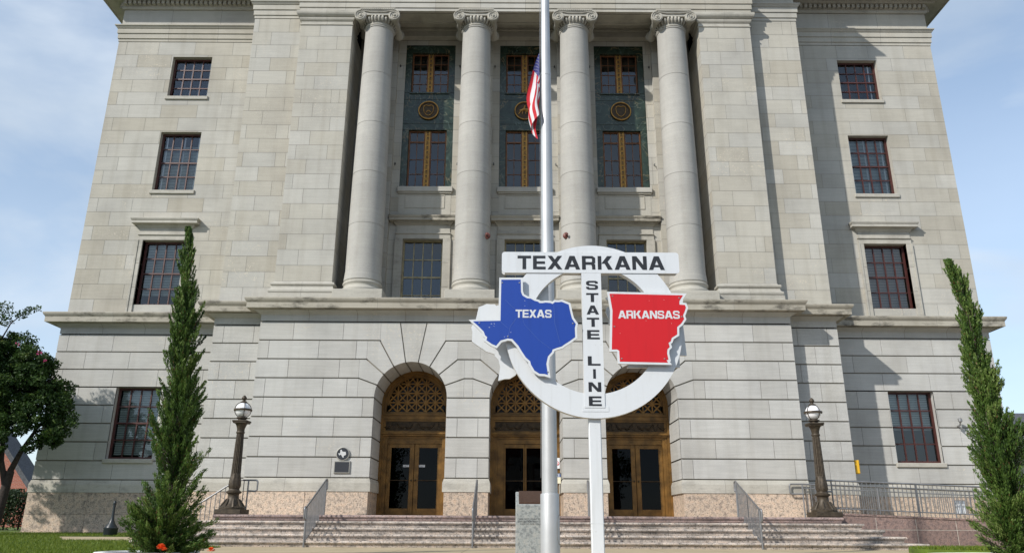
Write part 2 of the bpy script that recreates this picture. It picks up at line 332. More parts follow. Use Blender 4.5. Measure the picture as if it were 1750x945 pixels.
def obj(name, mb, mats, parent=None, loc=(0, 0, 0), off=(0, 0, 0), smooth=0, bevel=0., recalc=True):
    """link one mesh object; vertices are shifted by -off (the thing's own base)"""
    me = bpy.data.meshes.new(name)
    ox, oy, oz = off
    me.from_pydata([(x-ox, y-oy, z-oz) for x, y, z in mb.v], [], mb.f)
    if isinstance(mats, str): mats = [mats]
    for k in mats: me.materials.append(MATS[k])
    me.polygons.foreach_set('material_index', mb.m)
    a = me.attributes.new('tint', 'FLOAT', 'FACE'); a.data.foreach_set('value', mb.t)
    if recalc:
        bm = bmesh.new(); bm.from_mesh(me); bmesh.ops.recalc_face_normals(bm, faces=bm.faces); bm.to_mesh(me); bm.free()
    me.update()
    o = bpy.data.objects.new(name, me); COL.objects.link(o); o.location = loc
    if parent: o.parent = parent
    if smooth:
        for p in me.polygons: p.use_smooth = True
        me.set_sharp_from_angle(angle=R_(smooth))
    if bevel:
        b = o.modifiers.new('bevel', 'BEVEL'); b.width = bevel; b.segments = 2; b.limit_method = 'ANGLE'; b.angle_limit = R_(50)
    return o
def tag(o, label, cat, group=None, kind=None):
    if label: o['label'] = label
    if cat: o['category'] = cat
    if group: o['group'] = group
    if kind: o['kind'] = kind
    return o
def thing(name, label, cat, loc=(0, 0, 0), rz=0, group=None):
    o = bpy.data.objects.new(name, None); COL.objects.link(o); o.location = loc; o.rotation_euler = (0, 0, rz); o.empty_display_size = .3
    return tag(o, label, cat, group)
def dup(root, loc, label, rz=None):
    def cp(o, par):
        c = o.copy(); COL.objects.link(c); c.parent = par
        for ch in o.children: cp(ch, c)
        return c
    c = root.copy(); COL.objects.link(c); c.location = loc; c['label'] = label
    if rz is not None: c.rotation_euler = (0, 0, rz)
    for ch in root.children: cp(ch, c)
    return c
def offset_poly(poly, d):
    """move every edge of a closed polygon outward by d (scalar or per-edge list)"""
    n = len(poly); A = sum(poly[i][0]*poly[(i+1) % n][1]-poly[(i+1) % n][0]*poly[i][1] for i in range(n)); sg = 1 if A > 0 else -1
    ds = d if isinstance(d, list) else [d]*n; res = []
    for i in range(n):
        p0, p1, p2 = poly[i-1], poly[i], poly[(i+1) % n]
        def nrm(a, b): dx, dy = b[0]-a[0], b[1]-a[1]; l = math.hypot(dx, dy) or 1e-9; return (dy/l*sg, -dx/l*sg)
        a, b = nrm(p0, p1), nrm(p1, p2); da, db = ds[i-1], ds[i]
        det = a[0]*b[1]-a[1]*b[0]
        if abs(det) < .12: res.append((p1[0]+(a[0]*da+b[0]*db)/2, p1[1]+(a[1]*da+b[1]*db)/2)); continue
        x = (da*b[1]-db*a[1])/det; y = (a[0]*db-b[0]*da)/det
        l = math.hypot(x, y); mxl = 2.2*max(abs(da), abs(db), 1e-6)
        if l > mxl: x, y = x*mxl/l, y*mxl/l
        res.append((p1[0]+x, p1[1]+y))
    return res
def subtract(iv, holes):
    out = [iv]
    for a, b in holes:
        nx = []
        for c, d in out:
            if b <= c or a >= d: nx.append((c, d)); continue
            if a > c: nx.append((c, a))
            if b < d: nx.append((b, d))
        out = nx
    return [q for q in out if q[1]-q[0] > .004]
def ashlar(mb, P, s0, s1, zs, opens=(), Ln=1.42, gap=.011, gz=.012, deep=.005, backmi=1, solid=False, quoin=.36, mi=0, phase=0, reveal=0., tlo=0, thi=1):
    """coursed blocks on the plane P(s, z, depth): every block its own face (and tint) with joints let in behind it"""
    for ci in range(len(zs)-1):
        z0, z1 = zs[ci], zs[ci+1]
        ps = [s0]; x = s0+(quoin if (ci+phase) % 2 else Ln*.62+random.uniform(-.05, .05))
        while x < s1-quoin*1.15: ps.append(x); x += Ln*random.uniform(.9, 1.1)
        if (ci+phase) % 2 and s1-quoin-ps[-1] > .3: ps.append(s1-quoin)
        ps.append(s1)
        zb = sorted({z0, z1}|{z for o in opens for z in o[2:4] if z0 < z < z1})
        for i in range(len(ps)-1):
            a, b = ps[i]+(gap/2 if i else 0), ps[i+1]-(gap/2 if i < len(ps)-2 else 0); tn = tlo+(thi-tlo)*random.random()
            for j in range(len(zb)-1):
                c, d = zb[j], zb[j+1]
                if j == 0: c += gz/2
                if j == len(zb)-2: d -= gz/2
                for u, v in subtract((a, b), [(o[0], o[1]) for o in opens if o[2] < d-.001 and o[3] > c+.001]):
                    mb.quad(P(u, c, 0), P(v, c, 0), P(v, d, 0), P(u, d, 0), mi, tn)
                    if solid:
                        mb.quad(P(u, c, 0), P(v, c, 0), P(v, c, deep), P(u, c, deep), mi, tn); mb.quad(P(u, d, 0), P(v, d, 0), P(v, d, deep), P(u, d, deep), mi, tn)
                        mb.quad(P(u, c, 0), P(u, d, 0), P(u, d, deep), P(u, c, deep), mi, tn); mb.quad(P(v, c, 0), P(v, d, 0), P(v, d, deep), P(v, c, deep), mi, tn)
    zb = sorted({zs[0], zs[-1]}|{z for o in opens for z in o[2:4] if zs[0] < z < zs[-1]})
    for j in range(len(zb)-1):
        for u, v in subtract((s0, s1), [(o[0], o[1]) for o in opens if o[2] < zb[j+1]-.001 and o[3] > zb[j]+.001]):
            mb.quad(P(u, zb[j], deep), P(v, zb[j], deep), P(v, zb[j+1], deep), P(u, zb[j+1], deep), backmi, .5)
    if reveal:
        for a, b, c, d in opens:
            for q in (((a, c), (a, d)), ((a, d), (b, d)), ((b, d), (b, c)), ((b, c), (a, c))):
                (u, z), (v, y) = q; mb.quad(P(u, z, -.0005), P(v, y, -.0005), P(v, y, reveal), P(u, z, reveal), mi, .6)
def front(y): return lambda s, z, d: (s, y+d, z)

# ================================================================== ground
def gz(y):
    return 0. if y < 20 else (.035*(y-20) if y < 28 else .28)
g = MB()
ys = [-300, -40, 0, 10, 20, 28, 60, 600]
for i in range(len(ys)-1): g.quad((-500, ys[i], gz(ys[i])), (500, ys[i], gz(ys[i])), (500, ys[i+1], gz(ys[i+1])), (-500, ys[i+1], gz(ys[i+1])))
tag(obj('ground', g, 'asphalt'), None, None, kind='structure')
g = MB()
for y0, y1 in ((8, 10), (10, 20), (20, 28)): g.quad((-20, y0, gz(y0)+.004), (20, y0, gz(y0)+.004), (20, y1, gz(y1)+.004), (-20, y1, gz(y1)+.004))
tag(obj('plaza', g, 'paving'), None, None, kind='structure')
LAWNS = [[(-40, 8), (-7.6, 8), (-7.6, 20), (-40, 20)], [(-40, 20), (-7.6, 20), (-9.6, 22.7), (-40, 22.7)], [(-40, 22.7), (-13.0, 22.7), (-14.2, 24.6), (-40, 24.6)],
         [(-40, 24.6), (-10.9, 24.6), (-10.9, 26.85), (-40, 26.85)], [(-60, 28), (-17.2, 28), (-17.2, 52), (-60, 52)], [(-40, 26.85), (-17.2, 26.85), (-17.2, 28), (-40, 28)]]
ell = [(11.3+2.75*math.cos(a), 18.2+1.75*math.sin(a)) for a in np.linspace(0, 2*math.pi, 28, endpoint=False)]
rlawn = [[(17.3, 28), (60, 28), (60, 52), (17.3, 52)]]
lw = MB()
for p in LAWNS+rlawn: lw.add([(x, y, gz(y)+.010) for x, y in p], [tuple(range(len(p)))])
lw.add([(x, y, .10) for x, y in ell]+[(x, y, -.05) for x, y in ell], [tuple(range(28))]+[(i, (i+1) % 28, 28+(i+1) % 28, 28+i) for i in range(28)])
tag(obj('lawn', lw, 'grass_base'), None, None, kind='structure')
def inpoly(px, py, poly):
    r = np.zeros(len(px), bool); n = len(poly)
    for i in range(n):
        (x0, y0), (x1, y1) = poly[i], poly[(i+1) % n]
        if y0 == y1: continue
        c = ((y0 > py) != (y1 > py)) & (px < (x1-x0)*(py-y0)/(y1-y0)+x0); r ^= c
    return r
def mesh_np(name, V, F, mat, tint, parent=None, off=(0, 0, 0)):
    """V (n,3), F (m,k) as one mesh, one tint per face"""
    me = bpy.data.meshes.new(name); V = V-np.array(off)
    k = F.shape[1]
    me.vertices.add(len(V)); me.vertices.foreach_set('co', V.astype(np.float32).ravel())
    me.loops.add(F.size); me.loops.foreach_set('vertex_index', F.astype(np.int32).ravel())
    me.polygons.add(len(F)); me.polygons.foreach_set('loop_start', np.arange(0, F.size, k, dtype=np.int32)); me.polygons.foreach_set('loop_total', np.full(len(F), k, np.int32))
    me.materials.append(MATS[mat]); me.update(calc_edges=True); me.validate()
    a = me.attributes.new('tint', 'FLOAT', 'FACE'); a.data.foreach_set('value', tint.astype(np.float32))
    o = bpy.data.objects.new(name, me); COL.objects.link(o)
    if parent: o.parent = parent
    return o
def grass(name, regions, xlim, ylim, n, h, label=None, bed=None):
    px = rng.uniform(*xlim, n); py = ylim[0]+(ylim[1]-ylim[0])*rng.random(n)
    ok = np.zeros(n, bool)
    for p in regions: ok |= inpoly(px, py, p)
    inb = inpoly(px, py, bed); ok |= inb
    px, py, inb = px[ok], py[ok], inb[ok]; n = len(px)
    pz = np.where(inb, .098, np.array([gz(y) for y in py])); a = rng.uniform(0, 2*math.pi, n); hh = h*rng.uniform(.5, 1.25, n)
    wd = .007; B = np.stack([px, py, pz], 1); s = np.stack([np.cos(a)*wd, np.sin(a)*wd, 0*a], 1)
    le = np.stack([rng.normal(0, .35, n)*hh, rng.normal(0, .35, n)*hh, hh], 1)
    V = np.stack([B-s, B+s, B+le], 1).reshape(-1, 3); F = np.arange(3*n).reshape(-1, 3)
    return tag(mesh_np(name, V, F, 'grass_blade', rng.random(n)), label, 'grass', kind='stuff')
grass('grass', LAWNS[:4], (-22, 14.5), (13, 26.8), 330000, .065, 'short mown grass of the lawns either side of the plaza', ell)

# ================================================================== courthouse
B0 = (0, 27, 0)
HOUSE = thing('courthouse', 'grey limestone federal courthouse with three arched bronze doorways and an Ionic colonnade', 'building', B0)
def part(name, mb, mats, parent=None, **kw):
    return obj(name, mb, mats, parent or HOUSE, off=B0, **kw)
YC, YM, YP = 25.0, 25.5, 27.0          # base storey: centre, step, pavilions
UC, UM, UP, UB = 25.2, 25.62, 27.2, 27.0   # upper storeys: antae, step, pavilions, back of the colonnade
XC, XM, XP = 8.9, 10.65, 16.77
ZB = [1.96+.6325*i for i in range(9)]   # courses of the base, 1.96 to 7.02
ARCH = (-3.76, 0., 3.76); AR = 1.185; AZ = ZB[4]
WX = 13.6; WW = .8
# ---- granite plinth and water table
def plinth(x0, x1, y, z0):
    gp = MB(); k = max(1, round((x1-x0)/2.2))
    for i in range(k):
        a, b = x0+(x1-x0)*i/k+(.004 if i else 0), x0+(x1-x0)*(i+1)/k-(.004 if i < k-1 else 0)
        zz = [z0, 1.54] if z0 > .5 else [z0, .83, 1.54]
        for j in range(len(zz)-1): gp.cbox(a, b, y-.035, y+.6, zz[j]+(.004 if j else 0), zz[j+1], .006, 0, random.random())
    part('granite_plinth', gp, 'granite')
plinth(-XP-.03, -XM-.002, YP, -.1); plinth(XM+.002, XP+.03, YP, -.1)
plinth(-XM, -XC-.002, YM, -.1); plinth(XC+.002, XM, YM, -.1)
cuts = [-XC]+[v for c in ARCH for v in (c-AR, c+AR)]+[XC]
for i in range(0, 8, 2): plinth(cuts[i], cuts[i+1], YC, .3)
wprof = [(-.05, 1.541), (.055, 1.541), (.055, 1.80), (.045, 1.84), (.012, 1.945), (-.05, 1.947)]
for s in (-1, 1):
    p = [(-XP, 46), (-XP, YP), (-XM, YP)] if s < 0 else [(XM, YP), (XP, YP), (XP, 46)]
    wt = MB(); wt.sweep(p, wprof, 0, 1.5, .012, 1); part('water_table', wt, ['moulded_stone', 'mortar'])
    p = [(-XM, YP), (-XM, YM), (-XC, YM)] if s < 0 else [(XC, YM), (XM, YM), (XM, YP)]
    wt = MB(); wt.sweep(p, wprof, 0, 1.5, .012, 1); part('water_table', wt, ['moulded_stone', 'mortar'])
for i in range(0, 8, 2):
    p = [(cuts[i], YC), (cuts[i+1], YC)]
    if i > 0: p = [(cuts[i], YC+1.6)]+p
    if i < 6: p = p+[(cuts[i+1], YC+1.6)]
    wt = MB(); wt.sweep(p, wprof, 0, 1.5, .012, 1); part('water_table', wt, ['moulded_stone', 'mortar'])
# plinth returns inside the arches
for i in range(0, 8, 2):
    for a, b, ok in ((cuts[i]-.004, cuts[i]+.3, i > 0), (cuts[i+1]-.3, cuts[i+1]+.004, i < 6)):
        if ok: gr = MB(); gr.box(a, b, YC+.57, YC+1.7, .3, 1.54); part('granite_jamb', gr, 'granite')
# ---- rusticated base walls
GB = dict(gap=.012, gz=.044, deep=.045, solid=True, mi=0, backmi=1)
for s in (-1, 1):
    rw = MB()
    x0, x1 = (-XP, -XM-.001) if s < 0 else (XM+.001, XP)
    ashlar(rw, front(YP), x0, x1, ZB, [(s*WX-WW, s*WX+WW, 2.66, 5.125)], Ln=1.75, reveal=.3, **GB)
    ashlar(rw, (lambda q, z, d, s=s: (s*XP-s*d, YP+q, z)), .053, 18.9, ZB, [], Ln=1.75, **GB)
    part('rusticated_wall', rw, ['base_stone', 'groove'])
    rw = MB()
    x0, x1 = (-XM, -XC-.001) if s < 0 else (XC+.001, XM)
    ashlar(rw, front(YM), x0, x1, ZB, [], Ln=1.5, **GB)
    ashlar(rw, (lambda q, z, d, s=s: (s*XM-s*d, YM+q, z)), .053, 1.5, ZB, [], Ln=2.5, **GB)
    part('rusticated_wall', rw, ['base_stone', 'groove'])
rw = MB(); P = front(YC)
for i in range(0, 8, 2): ashlar(rw, P, cuts[i], cuts[i+1], ZB[:5], [], Ln=1.75, phase=i//2 % 2, **GB)
for s in (-1, 1): ashlar(rw, (lambda q, z, d, s=s: (s*XC-s*d, YC+q, z)), .053, .5, ZB, [], Ln=2.5, **GB)
def vpoly(poly, dd, tn):
    q = offset_poly(poly, [-e for e in dd]); rw.prism(q, YC, YC+.05, 0, tn)
def apt(c, s, deg, r=AR): return (c+s*r*math.cos(R_(deg)), AZ+r*math.sin(R_(deg)))
def bend(i): return 0 if i == 0 else (ZB[4+i]-AZ)/math.tan(R_(20*i))
mids = {(-3.76, -1): -XC, (-3.76, 1): -1.88, (0, -1): -1.88, (0, 1): 1.88, (3.76, -1): 1.88, (3.76, 1): XC}
HG, VG = .022, .006
for c in ARCH:
    for s in (-1, 1):
        xo = mids[(c, s)]
        for i in range(4):
            z0, z1 = ZB[4+i], ZB[5+i]
            xb = bend(i) if i else bend(1); xv = max(xb, bend(i+1)) if i == 0 else xb
            arcp = [apt(c, s, 20*i+20*k/5) for k in range(6)]
            poly = [arcp[0]]; dd = [HG]
            if i: poly.append((c+s*bend(i), z0)); dd.append(VG)
            else: poly.append((c+s*xv, z0)); dd.append(VG)
            poly.append((c+s*xv, z1))
            if abs(xv-bend(i+1)) > 1e-4: dd.append(HG); poly.append((c+s*bend(i+1), z1))
            dd.append(HG)
            poly += arcp[::-1][:-1]; dd += [0]*5
            vpoly(poly, dd, random.random())
            a, b = sorted((xo, c+s*xv))
            if b-a > .05: 
                if abs(xo) < XC-.1:
                    if (s > 0): # one block spans between two neighbouring arches
                        b2 = xo+(xo-(c+s*xv)); ashlar(rw, P, a, b2, [z0, z1], [], Ln=3, quoin=.01, phase=0, **GB)
                else: ashlar(rw, P, a, b, [z0, z1], [], Ln=1.75, phase=i+1, **GB)
    # three tall voussoirs over the crown
    k0, k1 = apt(c, -1, 80), apt(c, 1, 80)
    arcp = [apt(c, 1, 80+20*k/6) for k in range(7)]
    vpoly([(c-bend(4), ZB[8]), arcp[-1]]+arcp[::-1][1:]+[(c+bend(4), ZB[8])], [HG*.6]+[0]*6+[HG*.6, HG], random.random())
    # groove sheet behind the arch stones, ring by ring
    for k in range(36):
        a0, a1 = 180*k/36, 180*(k+1)/36
        o0, o1 = apt(c, 1, a0), apt(c, 1, a1)
        rw.quad((o0[0], YC+.049, o0[1]), (o1[0], YC+.049, o1[1]), (max(c-1.88, min(c+1.88, c+1.88*math.cos(R_(a1))*1.5)), YC+.049, ZB[8]), (max(c-1.88, min(c+1.88, c+1.88*math.cos(R_(a0))*1.5)), YC+.049, ZB[8]), 1)
    for s in (-1, 1): rw.quad((c+s*AR, YC+.049, AZ), (c+s*1.88, YC+.049, AZ), (c+s*1.88, YC+.049, ZB[8]), (c+s*1.5, YC+.0495, ZB[8]), 1)
    # jambs and soffit of the recess
    for s in (-1, 1):
        for j in range(4):
            yy = [YC-.0, YC+.55, YC+1.7]
            for q in range(2):
                rw.quad((c+s*AR, yy[q]+(.006 if q else 0), ZB[j]+HG), (c+s*AR, yy[q+1], ZB[j]+HG), (c+s*AR, yy[q+1], ZB[j+1]-HG), (c+s*AR, yy[q]+(.006 if q else 0), ZB[j+1]-HG), 0, random.random())
        rw.quad((c+s*(AR+.045), YC+.002, ZB[0]-.02), (c+s*(AR+.045), YC+1.72, ZB[0]-.02), (c+s*(AR+.045), YC+1.72, AZ), (c+s*(AR+.045), YC+.002, AZ), 1)
    for i in range(9):
        tn = random.random(); e = 1.1
        for k in range(4):
            a0 = 20*i+e+(20-2*e)*k/4; a1 = 20*i+e+(20-2*e)*(k+1)/4
            p0, p1 = apt(c, 1, a0), apt(c, 1, a1); rw.quad((p0[0], YC, p0[1]), (p1[0], YC, p1[1]), (p1[0], YC+1.72, p1[1]), (p0[0], YC+1.72, p0[1]), 0, tn)
            b0, b1 = apt(c, 1, 20*i+5*k, AR+.045), apt(c, 1, 20*i+5*k+5, AR+.045); rw.quad((b0[0], YC+.003, b0[1]), (b1[0], YC+.003, b1[1]), (b1[0], YC+1.72, b1[1]), (b0[0], YC+1.72, b0[1]), 1)
part('arcade_wall', rw, ['base_stone', 'groove'])
# ---- string course over the base
PLAN = [(-XP, 46), (-XP, YP), (-XM, YP), (-XM, YM), (-XC, YM), (-XC, YC), (XC, YC), (XC, YM), (XM, YM), (XM, YP), (XP, YP), (XP, 46)]
fz = MB(); fz.sweep(PLAN, [(-.05, 7.045), (.0, 7.045), (.0, 7.25), (.02, 7.275), (.06, 7.305), (.12, 7.345), (.19, 7.372), (.19, 7.39), (-.05, 7.391)], 0, 1.55, .016, 1)
part('base_frieze', fz, ['base_stone', 'groove'])
cn = MB(); cn.sweep(PLAN, [(-.05, 7.392), (.36, 7.392), (.40, 7.40), (.40, 7.585), (.415, 7.595), (.415, 7.61), (.435, 7.625), (.455, 7.66), (.47, 7.70), (.47, 7.735), (.43, 7.755), (-.10, 7.80), (-.3, 7.80)], 0, 1.9, .012, 1)
cn.box(-XC+.2, XC-.2, YC+.2, UB+.3, 7.5, 7.79, 0, .5)
part('string_course', cn, ['stained_stone', 'mortar'])
# ---- ashlar of the upper storeys
ZU = [7.78, 8.4]+[8.4+.579*k for k in range(1, 20)]
ZU = [z for z in ZU if z < 19.35]+[19.44]
for s in (-1, 1):
    up = MB(); X0, X1 = (-16.75, -10.631) if s < 0 else (10.631, 16.75)
    wins = [(s*WX-WW, s*WX+WW, a, b) for a, b in ((8.2, 10.72), (12.78, 15.3), (16.9, 18.74))]
    ashlar(up, front(UP), X0, X1, ZU, wins, Ln=1.42, reveal=.3, phase=0 if s < 0 else 1)
    ashlar(up, (lambda q, z, d, s=s: (s*16.75-s*d, UP+q, z)), .006, 18.7, ZU, [], Ln=1.42)
    part('upper_wall', up, ['limestone', 'mortar'])
    up = MB(); X0, X1 = (-10.63, -8.651) if s < 0 else (8.651, 10.63)
    ashlar(up, front(UM), X0, X1, ZU, [], Ln=1.25, quoin=.2)
    ashlar(up, (lambda q, z, d, s=s: (s*10.63-s*d, UM+q, z)), .006, UP-UM, ZU, [], Ln=3, quoin=.3)
    part('upper_wall', up, ['limestone', 'mortar'])
    # antae that close the colonnade
    an = MB(); X0, X1 = (-8.65, -6.67) if s < 0 else (6.67, 8.65)
    ZA = [8.5+.579*k for k in range(18)]+[18.86]
    ashlar(an, front(UC), X0, X1, ZA, [], Ln=1.2, quoin=.28, phase=1)
    for xx, sg in ((X0, -1), (X1, 1)):
        ashlar(an, (lambda q, z, d, xx=xx, sg=sg: (xx-sg*d, UC+q, z)), .006, (1.8 if sg*s < 0 else .42), ZA, [], Ln=3, quoin=.3)
    ao = part('anta', an, ['limestone', 'mortar'])
    b = MB(); pl = [(X0, UC+.9), (X0, UC), (X1, UC), (X1, UC+.9)]
    b.sweep(pl, [(-.05, 7.79), (.17, 7.79), (.17, 8.04), (.12, 8.05), (.15, 8.09), (.155, 8.13), (.15, 8.17), (.10, 8.20), (.07, 8.25), (.06, 8.32), (.10, 8.35), (.11, 8.39), (.10, 8.43), (.03, 8.46), (.0, 8.50), (-.05, 8.505)], 0, 1.1, .01, 1)
    part('anta_base', b, ['moulded_stone', 'mortar'], ao)
    b = MB()
    b.sweep(pl, [(-.05, 18.85), (.03, 18.855), (.03, 18.89), (.0, 18.90), (.0, 19.02), (.03, 19.04), (.06, 19.09), (.07, 19.14), (.07, 19.18), (.11, 19.20), (.16, 19.26), (.18, 19.32), (.18, 19.41), (.14, 19.43), (-.05, 19.44)], 0, 1.1, .01, 1)
    part('anta_capital', b, ['moulded_stone', 'mortar'], ao)
# ---- back wall of the colonnade with its openings
CX = (-3.82, 0., 3.82)
bw = MB(); op = []
for c in CX: op += [(c-1.03, c+1.03, 7.8, 10.95), (c-1.0, c+1.0, 12.6, 19.21)]
ashlar(bw, front(UB), -6.69, 6.69, [z for z in ZU], op, Ln=.8, quoin=.3)
for c in (-5.74, -1.91, 1.91, 5.74):     # responds behind the columns
    ashlar(bw, front(UB-.22), c-.62, c+.62, ZU, [], Ln=.62, quoin=.24)
    for s in (-1, 1): ashlar(bw, (lambda q, z, d, c=c, s=s: (c+s*.62-s*d, UB-.22+q, z)), .006, .22, ZU, [], Ln=2, quoin=.05)
part('colonnade_wall', bw, ['limestone', 'mortar'])
sof = MB()                                # beam over the columns, ceiling behind
sof.box(-6.68, 6.68, 25.17, 25.98, 19.475, 20.6, 0, .3)
sof.box(-6.68, 6.68, 25.98, 26.06, 19.55, 20.5, 0, .2); sof.box(-6.68, 6.68, 26.06, 26.14, 19.63, 20.5, 0, .4)
sof.box(-6.68, 6.68, 26.14, 27.2, 19.83, 20.5, 0, .2)
sof.box(-6.68, 6.68, 26.72, 26.99, 19.44, 19.83, 0, .5); sof.box(-6.68, 6.68, 26.66, 26.72, 19.72, 19.828, 0, .3)
for c in CX:                              # sunk panels of the soffit
    sof.box(c-1.2, c+1.2, 25.26, 25.30, 19.44, 19.474, 0, .2); sof.box(c-1.2, c+1.2, 25.82, 25.86, 19.44, 19.474, 0, .2)
part('portico_ceiling', sof, 'moulded_stone')
# ---- columns
prof = []; tints = []
JO = [10.62, 12.62, 14.62, 16.72]
zz = sorted(set([8.56, 8.62]+[8.56+(18.72-8.56)*k/26 for k in range(27)]+[j+d for j in JO for d in (-.012, -.006, .006, .012)]))
for z in zz:
    t = (z-8.56)/(18.72-8.56); r = .626-.086*(max(0, t-.2)/.8)**1.35
    if t < .01: r += .035
    elif t < .02: r += .015
    if any(abs(z-j) < .007 for j in JO): r -= .010
    prof.append((r, z))
for z in zz[:-1]: tints.append(random.Random(int(sum(z > j for j in JO))+3).random())
prof += [(.565, 18.735), (.565, 18.775), (.545, 18.785)]; tints += [.5]*3
def capital(mb):
    # necking, echinus with egg and dart, abacus, four volutes and their rolled sides
    mb.lathe([(.545, 18.775), (.575, 18.79), (.585, 18.82), (.575, 18.85), (.55, 18.86), (.56, 18.92), (.60, 19.0), (.62, 19.06), (.60, 19.14)], 0, 0, 40, 0)
    for k in range(30):
        a = 2*math.pi*k/30; rr = .60
        mb.tube([(rr*.95*math.cos(a), rr*.95*math.sin(a), 18.90), ((rr+.03)*math.cos(a), (rr+.03)*math.sin(a), 18.97), ((rr+.055)*math.cos(a), (rr+.055)*math.sin(a), 19.05), ((rr+.04)*math.cos(a), (rr+.04)*math.sin(a), 19.13)], [.012, .042, .052, .045], 7)
    mb.box(-.60, .60, -.62, .62, 19.13, 19.27, 0); mb.box(-.655, .655, -.665, .665, 19.27, 19.335, 0); mb.box(-.67, .67, -.69, .69, 19.335, 19.44, 0)
    for k in range(17): mb.box(-.65+k*.0775, -.605+k*.0775, -.715, -.689, 19.36, 19.415, 0)
    for s in (-1, 1):
        for f in (-1, 1):
            cx, cz = s*.645, 19.12; y = f*.70
            mb.lathe([(0, y-f*.03), (.17, y-f*.03), (.18, y-f*.02), (.215, y-f*.02), (.222, y-f*.04), (.222, y-f*.13), (.16, y-f*.15)], cx, cz, 30, 0, axis='y')
            sp = []
            for k in range(70):
                t = k/69; a = math.pi/2+(-s)*(t*2*math.pi*2.5); rr = .20*(1-t)**.9+.018
                sp.append((cx+rr*math.cos(a), y-f*.018, cz+rr*math.sin(a)))
            mb.tube(sp, [.026*(1-.65*k/69) for k in range(70)], 6, 0)
            mb.lathe([(.04, y-f*.03), (.042, y), (.02, y+f*.015), (0, y+f*.017)], cx, cz, 10, 0, axis='y')
        mb.lathe([(.21, -.60), (.165, -.46), (.12, -.2), (.14, -.07), (.155, 0), (.14, .07), (.12, .2), (.165, .46), (.21, .60)], s*.645, 19.10, 20, 0, axis='y')
    for f in (-1, 1):
        mb.tube([(-.60, f*.685, 19.315), (-.3, f*.69, 19.262), (.3, f*.69, 19.262), (.60, f*.685, 19.315)], .02, 6, 0); mb.box(-.58, .58, *sorted((f*.60, f*.655)), 19.14, 19.27, 0)
def colbase(mb):
    pr_ = [(.735, 8.585), (.77, 8.57), (.775, 8.54), (.755, 8.525), (.80, 8.515), (.84, 8.49), (.85, 8.46), (.835, 8.425), (.80, 8.405), (.775, 8.39), (.765, 8.34), (.79, 8.29), (.83, 8.275), (.90, 8.265), (.945, 8.235), (.955, 8.19), (.94, 8.145), (.90, 8.115), (.80, 8.11)]
    mb.lathe([(min(.735, .626+(r-.735)*.52), z) for r, z in pr_], 0, 0, 44, 0)
    mb.cbox(-.845, .845, -.845, .845, 7.80, 8.11, .012)
csh = MB(); csh.lathe(prof, 0, 0, 56, 0, tints=tints)
cc = MB(); capital(cc); cb = MB(); colbase(cb)
for i, c in enumerate((-5.685, -1.895, 1.895, 5.685)):
    if i == 0:
        col0 = obj('column', csh, 'column_stone', HOUSE, loc=(c, 25.6-27, 0), smooth=40)
        cap0 = obj('capital', cc, 'moulded_stone', col0, smooth=35); bas0 = obj('column_base', cb, 'moulded_stone', col0, smooth=35)
    else:
        o = col0.copy(); COL.objects.link(o); o.parent = HOUSE; o.location = (c, 25.6-27, 0)
        for q in (cap0, bas0): d = q.copy(); COL.objects.link(d); d.parent = o
# ---- entablature
TPLAN = [(-16.75, 46), (-16.75, UP), (-10.63, UP), (-10.63, UM), (-8.70, UM), (-8.70, 25.12), (8.70, 25.12), (8.70, UM), (10.63, UM), (10.63, UP), (16.75, UP), (16.75, 46)]
ar = MB(); ar.sweep(TPLAN, [(-.1, 19.445), (.02, 19.447), (.02, 19.57), (.055, 19.58), (.055, 19.80), (.09, 19.81), (.09, 20.02), (.12, 20.04), (.16, 20.11), (.19, 20.13), (.19, 20.17), (.03, 20.185), (-.1, 20.186)], 0, 1.75, .014, 1)
part('architrave', ar, ['limestone', 'mortar'])
fr = MB(); fr.sweep(TPLAN, [(-.1, 20.187), (0, 20.188), (0, 20.98), (-.1, 20.985)], 0, 1.75, .014, 1)
part('frieze', fr, ['limestone', 'mortar'])
co = MB(); co.sweep(TPLAN, [(-.1, 20.986), (.06, 20.987), (.09, 21.05), (.09, 21.12), (.12, 21.13), (.12, 21.30), (.30, 21.31), (.34, 21.37), (.36, 21.41), (.86, 21.42), (.86, 21.39), (.92, 21.39), (.92, 21.66), (.97, 21.69), (1.03, 21.78), (1.12, 21.86), (1.12, 21.94), (1.0, 21.97), (-.1, 22.05)], 0, 1.75, .012, 1)
co = part('cornice', co, ['moulded_stone', 'mortar'])
dn = MB()
for i in range(len(TPLAN)-1):
    (x0, y0), (x1, y1) = TPLAN[i], TPLAN[i+1]; l = math.hypot(x1-x0, y1-y0); ux, uy = (x1-x0)/l, (y1-y0)/l; nx, ny = uy, -ux
    if l < 1 or l > 14 and i in (0, 10): l2 = min(l, 4.) if l > 14 else l
    else: l2 = l
    k = int((l2+.1)/.2)
    for j in range(k):
        t = (l-l2 if i == 0 else 0)+(j+.5)*l2/k
        cxx, cyy = x0+ux*t+nx*.19, y0+uy*t+ny*.19
        hx, hy = abs(ux)*.06+abs(nx)*.07, abs(uy)*.06+abs(ny)*.07
        dn.box(cxx-hx, cxx+hx, cyy-hy, cyy+hy, 21.135, 21.295, 0, .5)
part('dentils', dn, 'moulded_stone', co)
for s in (-1, 1):   # side wings of the frieze mouldings seen past the corners
    sw = MB(); sw.box(*sorted((s*16.72, s*16.98)), 28.6, 40, 17.5, 20.1, 0, .4)
    sw.sweep([(-16.98, 40), (-16.98, 28.6), (-16.75, 28.6)] if s < 0 else [(16.75, 28.6), (16.98, 28.6), (16.98, 40)], [(0, 19.44), (.03, 19.45), (.03, 19.57), (.06, 19.58), (.06, 19.8), (.09, 19.81), (.09, 20.02), (.17, 20.12), (.19, 20.17), (0, 20.19)], 0)
    part('side_projection', sw, 'limestone')
